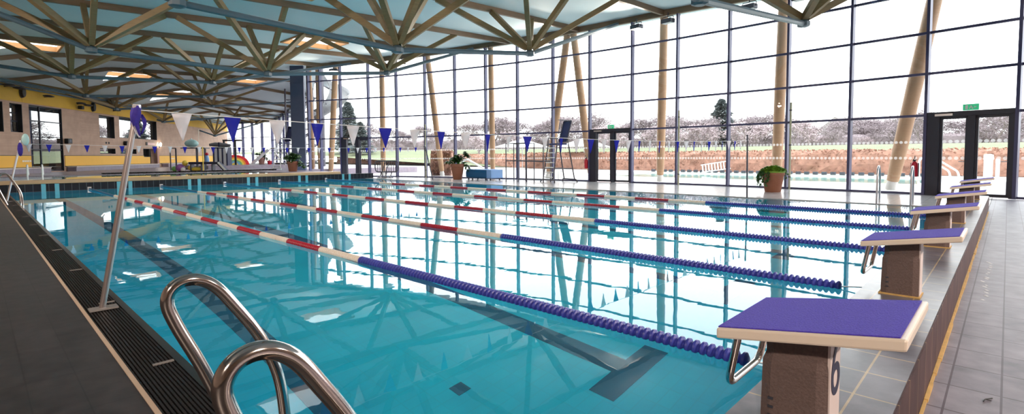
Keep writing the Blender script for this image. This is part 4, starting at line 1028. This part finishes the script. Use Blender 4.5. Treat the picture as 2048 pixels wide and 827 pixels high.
for (bx_, by_), (tx_, ty_), r, lab in TC:
    t = thing('timber_column', lab, 'column', (bx_, by_, 0), group='timber columns', kind='structure')
    e = V((tx_-bx_, ty_-by_, 7.25)); d = e.normalized()
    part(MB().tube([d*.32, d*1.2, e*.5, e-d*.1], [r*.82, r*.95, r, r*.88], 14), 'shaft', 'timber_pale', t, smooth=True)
    part(MB().tube([(0, 0, 0), d*.2, d*.34], [r*.8, r*.75, r*.6], 12), 'shoe', 'plinth', t, smooth=True)
    part(MB().tube([e-d*.12, e+d*.1], [r*.6, r*.5], 10), 'head_fitting', 'darksteel', t)

# ------------------------------------------------------------------ outdoors
g = MB()
g.box(20.6, 26.4, -40, 60, -.3, -.02); g.box(26.4, 34.6, -40, 2.6, -.3, -.02); g.box(26.4, 34.6, 19.2, 60, -.3, -.02); g.box(34.6, 40, -40, 60, -.3, -.02); g.box(16.3, 20.6, 34, 60, -.3, -.02); g.box(20.6, 60, 60, 110, -.3, -.02); g.box(15, 20.6, -40, -8, -.3, -.02); g.box(40, 60, 30, 60, -.3, -.02)
structure(g, 'terrace_floor', 'paving', 'pale paving around the outdoor pool', 'terrace')  # pale slabs under an even overcast sky
structure(MB().box(26.3, 34.7, 2.5, 19.3, -1.4, -1.2), 'outdoor_pool_basin', 'poolpale', 'pale basin of the outdoor pool', 'pool')
tag(MB().add([(26.4, 2.6, -.10), (34.6, 2.6, -.10), (34.6, 19.2, -.10), (26.4, 19.2, -.10)], [(0, 1, 2, 3)]).build('water', 'water_out'), 'pale green water of the outdoor pool behind the glass wall', 'water', kind='structure')
m_ = MB(); y = 2.6
while y < 19: m_.box(34.62, 34.80, y, y+.26, .0, .16); y += .46
structure(m_, 'outdoor_pool_edge', 'darksteel', 'dark dashed overflow edge along the far side of the outdoor pool', 'pool edge')
structure(MB().box(34.7, 34.82, 2.4, 19.4, -.02, .02), 'outdoor_pool_kerb', 'plinth', 'pale kerb of the outdoor pool', 'pool edge')
def lawn_z(x, y):
    s = max(0, min(1, (x+.35*max(0, y-28)-39)/30)); return 2.25*s*s*(3-2*s)
lw = MB(); nx, ny = 24, 26
for j in range(ny+1):
    for i in range(nx+1):
        x = 38.5+(i/nx)**1.6*190; y = -60+j*11; lw.v.append((x, y, lawn_z(x, y)-.03))
for j in range(ny):
    for i in range(nx):
        a = j*(nx+1)+i; lw.f.append((a, a+1, a+nx+2, a+nx+1))
tag(lw.build('lawn', 'grass', smooth=True), 'pale green lawn rising behind the hedge', 'lawn', kind='structure')
def hedge(p, q, w, h, label, m='hedge', n=5200):
    p = V((*p, 0)); q = V((*q, 0)); u = (q-p).normalized(); L = (q-p).length; nn = V((-u.y, u.x, 0))
    t = thing('hedge', label, 'hedge', p, math.atan2(u.y, u.x), group='copper beech hedges')
    mb = MB(); nxs = max(4, int(L/.7)); ring = [(-w/2, 0), (-w/2*1.05, h*.4), (-w/2*1.0, h*.85), (-w*.36, h), (w*.36, h), (w/2, h*.85), (w/2*1.05, h*.4), (w/2, 0)]
    for i in range(nxs+1):
        for (a, b) in ring: mb.v.append((L*i/nxs+random.uniform(-.1, .1), a+random.uniform(-.1, .1), max(0, b+random.uniform(-.08, .08)*(b > 0))))
    k = len(ring)
    for i in range(nxs):
        for j in range(k-1): mb.f.append((i*k+j, i*k+j+1, (i+1)*k+j+1, (i+1)*k+j))
    mb.f += [tuple(range(k)), tuple(nxs*k+j for j in range(k-1, -1, -1))]
    part(mb, 'hedge_body', m, t)
    lf = MB()
    for i in range(n):
        x = random.uniform(0, L); f = random.random()
        if f < .28: c = V((x, random.uniform(-w/2, w/2), h+random.uniform(-.06, .1)))
        else: c = V((x, -w/2-random.uniform(-.06, .1) if f < .75 else w/2+random.uniform(-.06, .1), random.uniform(.05, h)))
        d = V((random.uniform(-1, 1), random.uniform(-1, 1), random.uniform(-1, 1))).normalized()*random.uniform(.06, .13); e = d.cross(V((random.uniform(-1, 1), random.uniform(-1, 1), random.uniform(-1, 1)))).normalized()*.06
        lf.add([c-d, c+e, c+d, c-e], [(0, 1, 2, 3)])
    part(lf, 'leaves', m, t); return t
random.seed(11)
hedge((37.6, -14), (37.6, 33.5), 1.5, 1.38, 'long copper brown beech hedge behind the outdoor pool', n=9000)
hedge((38.8, 35.5), (46.0, 60), 1.5, 1.3, 'copper brown beech hedge behind the metal barrier and the pale terrace', n=4500)
hedge((20.35, 26.45), (21.2, 25.55), 1.3, 1.5, 'short copper brown hedge block left of the broad leaved plant', n=1400)
hedge((46.5, 62.0), (44.5, 84), 1.5, 1.3, 'distant copper beech hedge seen left of the leaning timber column', n=2500)

# trees: one of each kind, then copies
def bare_tree(H, name, label, grp, twm):
    t = thing(name, label, 'tree', (0, 0, 0), group=grp)
    tr = MB(); tips = []
    def grow(p, d, L, r, lev):
        q = p+d*L; tr.tube([p, (p+q)/2+V((random.uniform(-.05, .05), random.uniform(-.05, .05), 0))*L, q], [r, r*.8, r*.6], 5)
        if lev == 0: tips.append((q, d)); return
        for k in range(random.choice((2, 3, 3))):
            a = random.uniform(0, 2*PI); dd = (d+V((math.cos(a), math.sin(a), random.uniform(-.1, .5)))*random.uniform(.5, .85)).normalized()
            grow(q, dd, L*random.uniform(.62, .8), r*.58, lev-1)
        tips.append((q, d))
    grow(V((0, 0, -.3)), V((0, 0, 1)), H*.17, .02*H, 2); grow(V((.1*H, 0, -.3)), V((.25, .1, 1)).normalized(), H*.22, .018*H, 3); grow(V((-.08*H, .05*H, -.3)), V((-.15, .1, 1)).normalized(), H*.30, .02*H, 4)
    part(tr, 'trunk', 'bark', t)
    cr = MB()
    for q, d in tips:
        for k in range(12):
            c = q+V((random.gauss(0, .06), random.gauss(0, .06), random.gauss(0, .05)))*H; e = V((random.gauss(0, 1), random.gauss(0, 1), random.gauss(.3, .8))).normalized()*H*random.uniform(.02, .05)
            s = e.cross(V((random.gauss(0, 1), random.gauss(0, 1), random.gauss(0, 1)))).normalized()*H*(.007 if twm == 'twig' else .012)
            cr.add([c-e-s, c+e-s*.2, c+e+s*.2, c-e+s], [(0, 1, 2, 3)])
    part(cr, 'crown', twm, t); return t
protos = [bare_tree(5., 'bare_tree', 'bare pale winter tree at the far side of the lawn', 'bare trees behind the lawn', 'twig'), bare_tree(5., 'bare_tree', 'bare pale winter tree at the far side of the lawn', 'bare trees behind the lawn', 'twig'),
          bare_tree(4.2, 'blossom_tree', 'small pale pink blossoming tree on the lawn behind the hedge', 'blossom trees on the lawn', 'blossom')]
used = [False]*3
RT = V((.6916, -.7223, 0)); FW = V((.7221, .6916, 0))
def at(px, d): q = (RT*((px-1024)/1035)+FW)*d; return V((q.x, q.y, lawn_z(q.x, q.y)))
random.seed(4)
spots = []
px = 690
while px < 2110:
    spots.append((px+random.uniform(-12, 12), random.uniform(84, 112), random.choice((0, 1))))
    px += 19 if px > 960 else 26
for px in (1310, 1352, 1395, 1425, 1480, 1505, 1620, 1240, 1205, 960, 1030): spots.append((px, random.uniform(66, 80), 2))
for i in range(66): spots.append((700+i*21+random.uniform(-9, 9), random.uniform(88, 112), 3 if i % 2 else 4))
for px, d, k in spots:
    small = k > 2; k = {3: 2, 4: 1}.get(k, k)
    o = protos[k] if not used[k] else copy_tree(protos[k]); used[k] = True
    o.location = at(px, d); o.rotation_euler = (0, 0, random.uniform(0, 6)); s = random.uniform(1.05, 1.5) if k < 2 else random.uniform(.75, 1.1)
    if small: s *= .62 if k == 2 else .42
    if px < 960: s *= .85
    o.scale = (s*1.15, s*1.15, s)
def conifer(p, H, R, label):
    t = thing('conifer', label, 'tree', p)
    part(MB().tube([(0, 0, -.3), (0, 0, H*.95)], [.035*H, .005*H], 8), 'trunk', 'bark', t)
    mb = MB()
    for i in range(5200):
        f = random.random()**.8; z = H*(.05+.95*f); rr = R*(1-f)**.75*random.uniform(.35, 1.05)*(1+.25*math.sin(f*38)); a = random.uniform(0, 2*PI)
        c = V((rr*math.cos(a), rr*math.sin(a), z)); d = V((math.cos(a), math.sin(a), random.uniform(-.35, .25)))*H*random.uniform(.04, .085); s = d.cross(V((random.gauss(0, .4), random.gauss(0, .4), 1))).normalized()*H*.02
        mb.add([c-d*.5-s, c+d-s*.1, c+d+s*.1, c-d*.5+s], [(0, 1, 2, 3)])
    part(mb, 'needles', 'conifer', t)
conifer(at(1441, 92), 8.6, 3.3, 'dark conifer rising above the pale trees behind the middle of the glass wall')
conifer(at(698, 85), 8.2, 2.6, 'conifer visible beside the grey water slide tower')
conifer(at(722, 80), 5.0, 1.9, 'smaller conifer right of the one beside the slide tower')
def shrubs(p, q, h, label):
    t = hedge((p.x, p.y), (q.x, q.y), 2.6, h, label, 'twig', 7000); t.location.z = 2.1; t['group'] = 'bare shrub belt'; t['category'] = 'shrubs'; t.name = 'shrub_belt'
shrubs(at(690, 112), at(1290, 100), 2.2, 'low belt of bare grey shrubs under the trees left of the double door')
shrubs(at(1292, 100), at(2110, 92), 2.5, 'low belt of bare grey shrubs under the trees, right of the double door')
# house and parasols
hp = at(1748, 130)
t = thing('house', 'pale house with a low gable roof beyond the bare trees', 'house', hp, math.radians(-40)); t.scale = (1.15, 1.15, 1.3)
part(MB().box(-9, 9, -5, 5, -.4, 3.6), 'wall', 'render', t); part(MB().prism([(-6, 3.5), (6, 3.5), (0, 6.2)], -9.6, 9.6, lambda p, d: (d, p[0], p[1])), 'roof', 'render', t)
for x in (-6, -2, 2, 6): part(MB().box(x-.6, x+.6, -5.05, -4.98, 1., 2.4), 'window', 'darkroom', t)
for px, d, lab in ((1045, 47, 'white pyramid parasol behind the wire rack'), (1168, 46, 'white pyramid parasol between lifeguard chair and double door')):
    p = at(px, d); p.z = 0
    t = thing('parasol', lab, 'parasol', p, .4, group='terrace parasols')
    part(MB().add([(-2, -2, 1.95), (2, -2, 1.95), (2, 2, 1.95), (-2, 2, 1.95), (0, 0, 2.75)], [(0, 1, 4), (1, 2, 4), (2, 3, 4), (3, 0, 4), (3, 2, 1, 0)]), 'canopy', 'white', t)
    part(MB().tube([(0, 0, 0), (0, 0, 2.7)], .04, 8), 'pole', 'steel', t); part(MB().box(-.35, .35, -.35, .35, 0, .08), 'base', 'plinth', t)
t = thing('slatted_panel', 'white slatted panel lying tilted against the hedge behind the pool', 'slatted panel', at(1432, 34)*1, math.radians(-45))
t.location.z = 0
for i in range(9): part(MB().beam((-.85+i*.2, 0, .05+i*.03), (-.85+i*.2, .15, .52+i*.03), .07, .03), 'slat', 'white', t)
part(MB().beam((-.95, .15, .52), (.95, .15, .80), .06, .05), 'top_rail', 'white', t); part(MB().beam((-.95, -.02, .06), (.95, -.02, .30), .06, .05), 'bottom_rail', 'white', t)
for px, d, h, lab in ((1976, 24, 1.15, 'white outdoor shower column behind the glass door by the starting blocks'), (1995, 23, .95, 'slim white bollard lamp right of the shower column')):
    p = at(px, d); p.z = -.02; t = thing('bollard', lab, 'bollard', p)
    r = .16 if h > 1 else .07
    part(MB().lathe([(r, 0), (r, h*.8), (r*1.1, h*.82), (r*1.1, h), (r*.6, h*1.03)], 12), 'post', 'white', t, smooth=True); part(MB().lathe([(r*1.5, 0), (r*1.5, .03)], 12), 'foot', 'plinth', t)
for px, d, lab in ((1885, 25, 'white curved handrail of the outdoor pool seen through the door'), (950, 30, 'white sloping handrail outside behind the blue trolley box'), (1712, 33, 'short white handrail end at the outdoor pool')):
    p = at(px, d); p.z = -.02; t = thing('outdoor_handrail', lab, 'handrail', p, math.radians(-46), group='outdoor handrails')
    L = .5 if px == 1712 else 1.5
    for y in (0, .5): part(MB().tube(rounded([(-L*.5, y, 0), (-L*.5, y, .95), (-L*.3, y, 1.05), (L*.5, y, .35), (L*.55, y, 0)], .15), .045, 8), 'rail', 'white', t, smooth=True)

# water slide tower outside
p = at(648, 47); p.z = 0
t = thing('water_slide', 'grey spiral water slide coiling outside beyond the glass', 'water slide', p)
mb = MB(); n = 40; k = 9; R = 1.55
for i in range(n+1):
    a = 2.2-4.6*i/n; z = 9.6-4.6*i/n; c = V((math.cos(a)*R, math.sin(a)*R, z)); rad = V((math.cos(a), math.sin(a), 0))
    for j in range(k+1):
        b = PI*(.05+.95*j/k)+PI*.02; mb.v.append(c+rad*.85*math.cos(b)*1.0+V((0, 0, -.85*math.sin(b)*1.2+.4)))
for i in range(n):
    for j in range(k): q = i*(k+1)+j; mb.f.append((q, q+1, q+k+2, q+k+1))
o = part(mb, 'spiral_trough', 'greypl', t, smooth=True); o.modifiers.new('solid', 'SOLIDIFY').thickness = .07
part(MB().tube([(0, 0, 0), (0, 0, 9.4)], .16, 10), 'centre_post', 'dullsteel', t)
for a in (2.0, .2, -1.6): part(MB().tube([(0, 0, 7.5+a*.7), (R*math.cos(a), R*math.sin(a), 7.0+a*.9)], .05, 6), 'bracket', 'dullsteel', t)
p = at(612, 43); p.z = 0
t = thing('stair_tower', 'steel stair tower with railings behind the steel column', 'tower', p, math.radians(-45))
for x in (-1.1, 1.1):
    for y in (-1.1, 1.1): part(MB().tube([(x, y, 0), (x, y, 9.5)], .07, 8), 'post', 'dullsteel', t)
for i in range(7):
    z = 1.3*i+.9; part(MB().box(-1.1, 1.1, -1.1 if i % 2 else .3, -.3 if i % 2 else 1.1, z, z+.06), 'landing', 'dullsteel', t)
    part(MB().beam((-.9, 0, z-1.2), (.9, 0, z), .7, .08), 'flight', 'darksteel', t)
    part(MB().tube([(-1.1, -1.1, z+1), (1.1, -1.1, z+1), (1.1, 1.1, z+1), (-1.1, 1.1, z+1)], .03, 6, True), 'railing', 'dullsteel', t)

# ------------------------------------------------------------------ light
def spot(p, target, watts, col, ang=110, size=.12):
    l = bpy.data.lights.new('lamp', 'SPOT'); l.energy = watts; l.color = col; l.spot_size = math.radians(ang); l.spot_blend = .8; l.shadow_soft_size = size
    o = bpy.data.objects.new('lamp', l); COL.objects.link(o); o.location = p
    o.rotation_euler = (V(target)-V(p)).to_track_quat('-Z', 'Y').to_euler(); return o
for (x, y), on, rnd, l in LUM:
    if on: spot((x-.05, y, zp(x, y)-.42), (x-9, y-1, 2.5), 650, (1, .86, .72), 120)
for i, (x, y, z, tx, ty, lab) in enumerate(((-5.7, -2.5, 5.3, 3, 3, 'added unseen floodlight on the timber side wall beside the curved ladder rails'), (-5.7, 7.0, 5.3, 5, 9, 'added unseen floodlight on the timber side wall beside the dark deck'), (-5.7, 17.0, 5.3, 5, 19, 'added unseen floodlight on the timber side wall near the end of the deck'), (3.5, -7.7, 5.3, 4, 2, 'added unseen floodlight on the rear timber wall'), (9.5, -7.7, 5.3, 9, 2, 'added unseen floodlight on the rear timber wall towards the glass'))):
    luminaire(x, y, z, 0 if y < -5 else PI/2, lab, False)  # fixture added out of view to warm the near blocks and rails
    spot((x+(.0 if y < -5 else .2), y+(.25 if y < -5 else 0), z-.05), (tx, ty, .3 if i != 1 else 3), 1150, (1, .82, .68), 105, .15)
wd = bpy.data.worlds.new('World'); S.world = wd; wd.use_nodes = True
nt = wd.node_tree; nt.nodes.clear()
bg = nt.nodes.new('ShaderNodeBackground'); wo = nt.nodes.new('ShaderNodeOutputWorld')
bg.inputs['Color'].default_value = (.97, .985, 1., 1); bg.inputs['Strength'].default_value = 3.0
nt.links.new(bg.outputs[0], wo.inputs[0])

# ------------------------------------------------------------------ camera
cam = bpy.data.cameras.new('camera'); co = bpy.data.objects.new('camera', cam); COL.objects.link(co)
right = V((.69159, -.72226, -.00602)); upv = V((.04180, .03171, .99862)); fwd = V((.72108, .69089, -.05212))
Rm = Matrix((right, upv, -fwd)).transposed().to_4x4(); Rm.translation = V((0, 0, 1.25)); co.matrix_world = Rm
cam.sensor_width = 36; cam.lens = 36*1035/2048; cam.shift_y = -49.5/2048; cam.clip_start = .05; cam.clip_end = 600
S.camera = co
S.view_settings.view_transform = 'Standard'; S.view_settings.look = 'None'; S.view_settings.gamma = 1; S.view_settings.use_curve_mapping = False
S.view_settings.exposure = 0.8
S.cycles.max_bounces = 14; S.cycles.diffuse_bounces = 5; S.cycles.glossy_bounces = 6; S.cycles.transmission_bounces = 8; S.cycles.transparent_max_bounces = 24
S.cycles.caustics_reflective = True; S.cycles.caustics_refractive = True; S.cycles.blur_glossy = .5; S.cycles.sample_clamp_indirect = 8
S.cycles.use_denoising = True
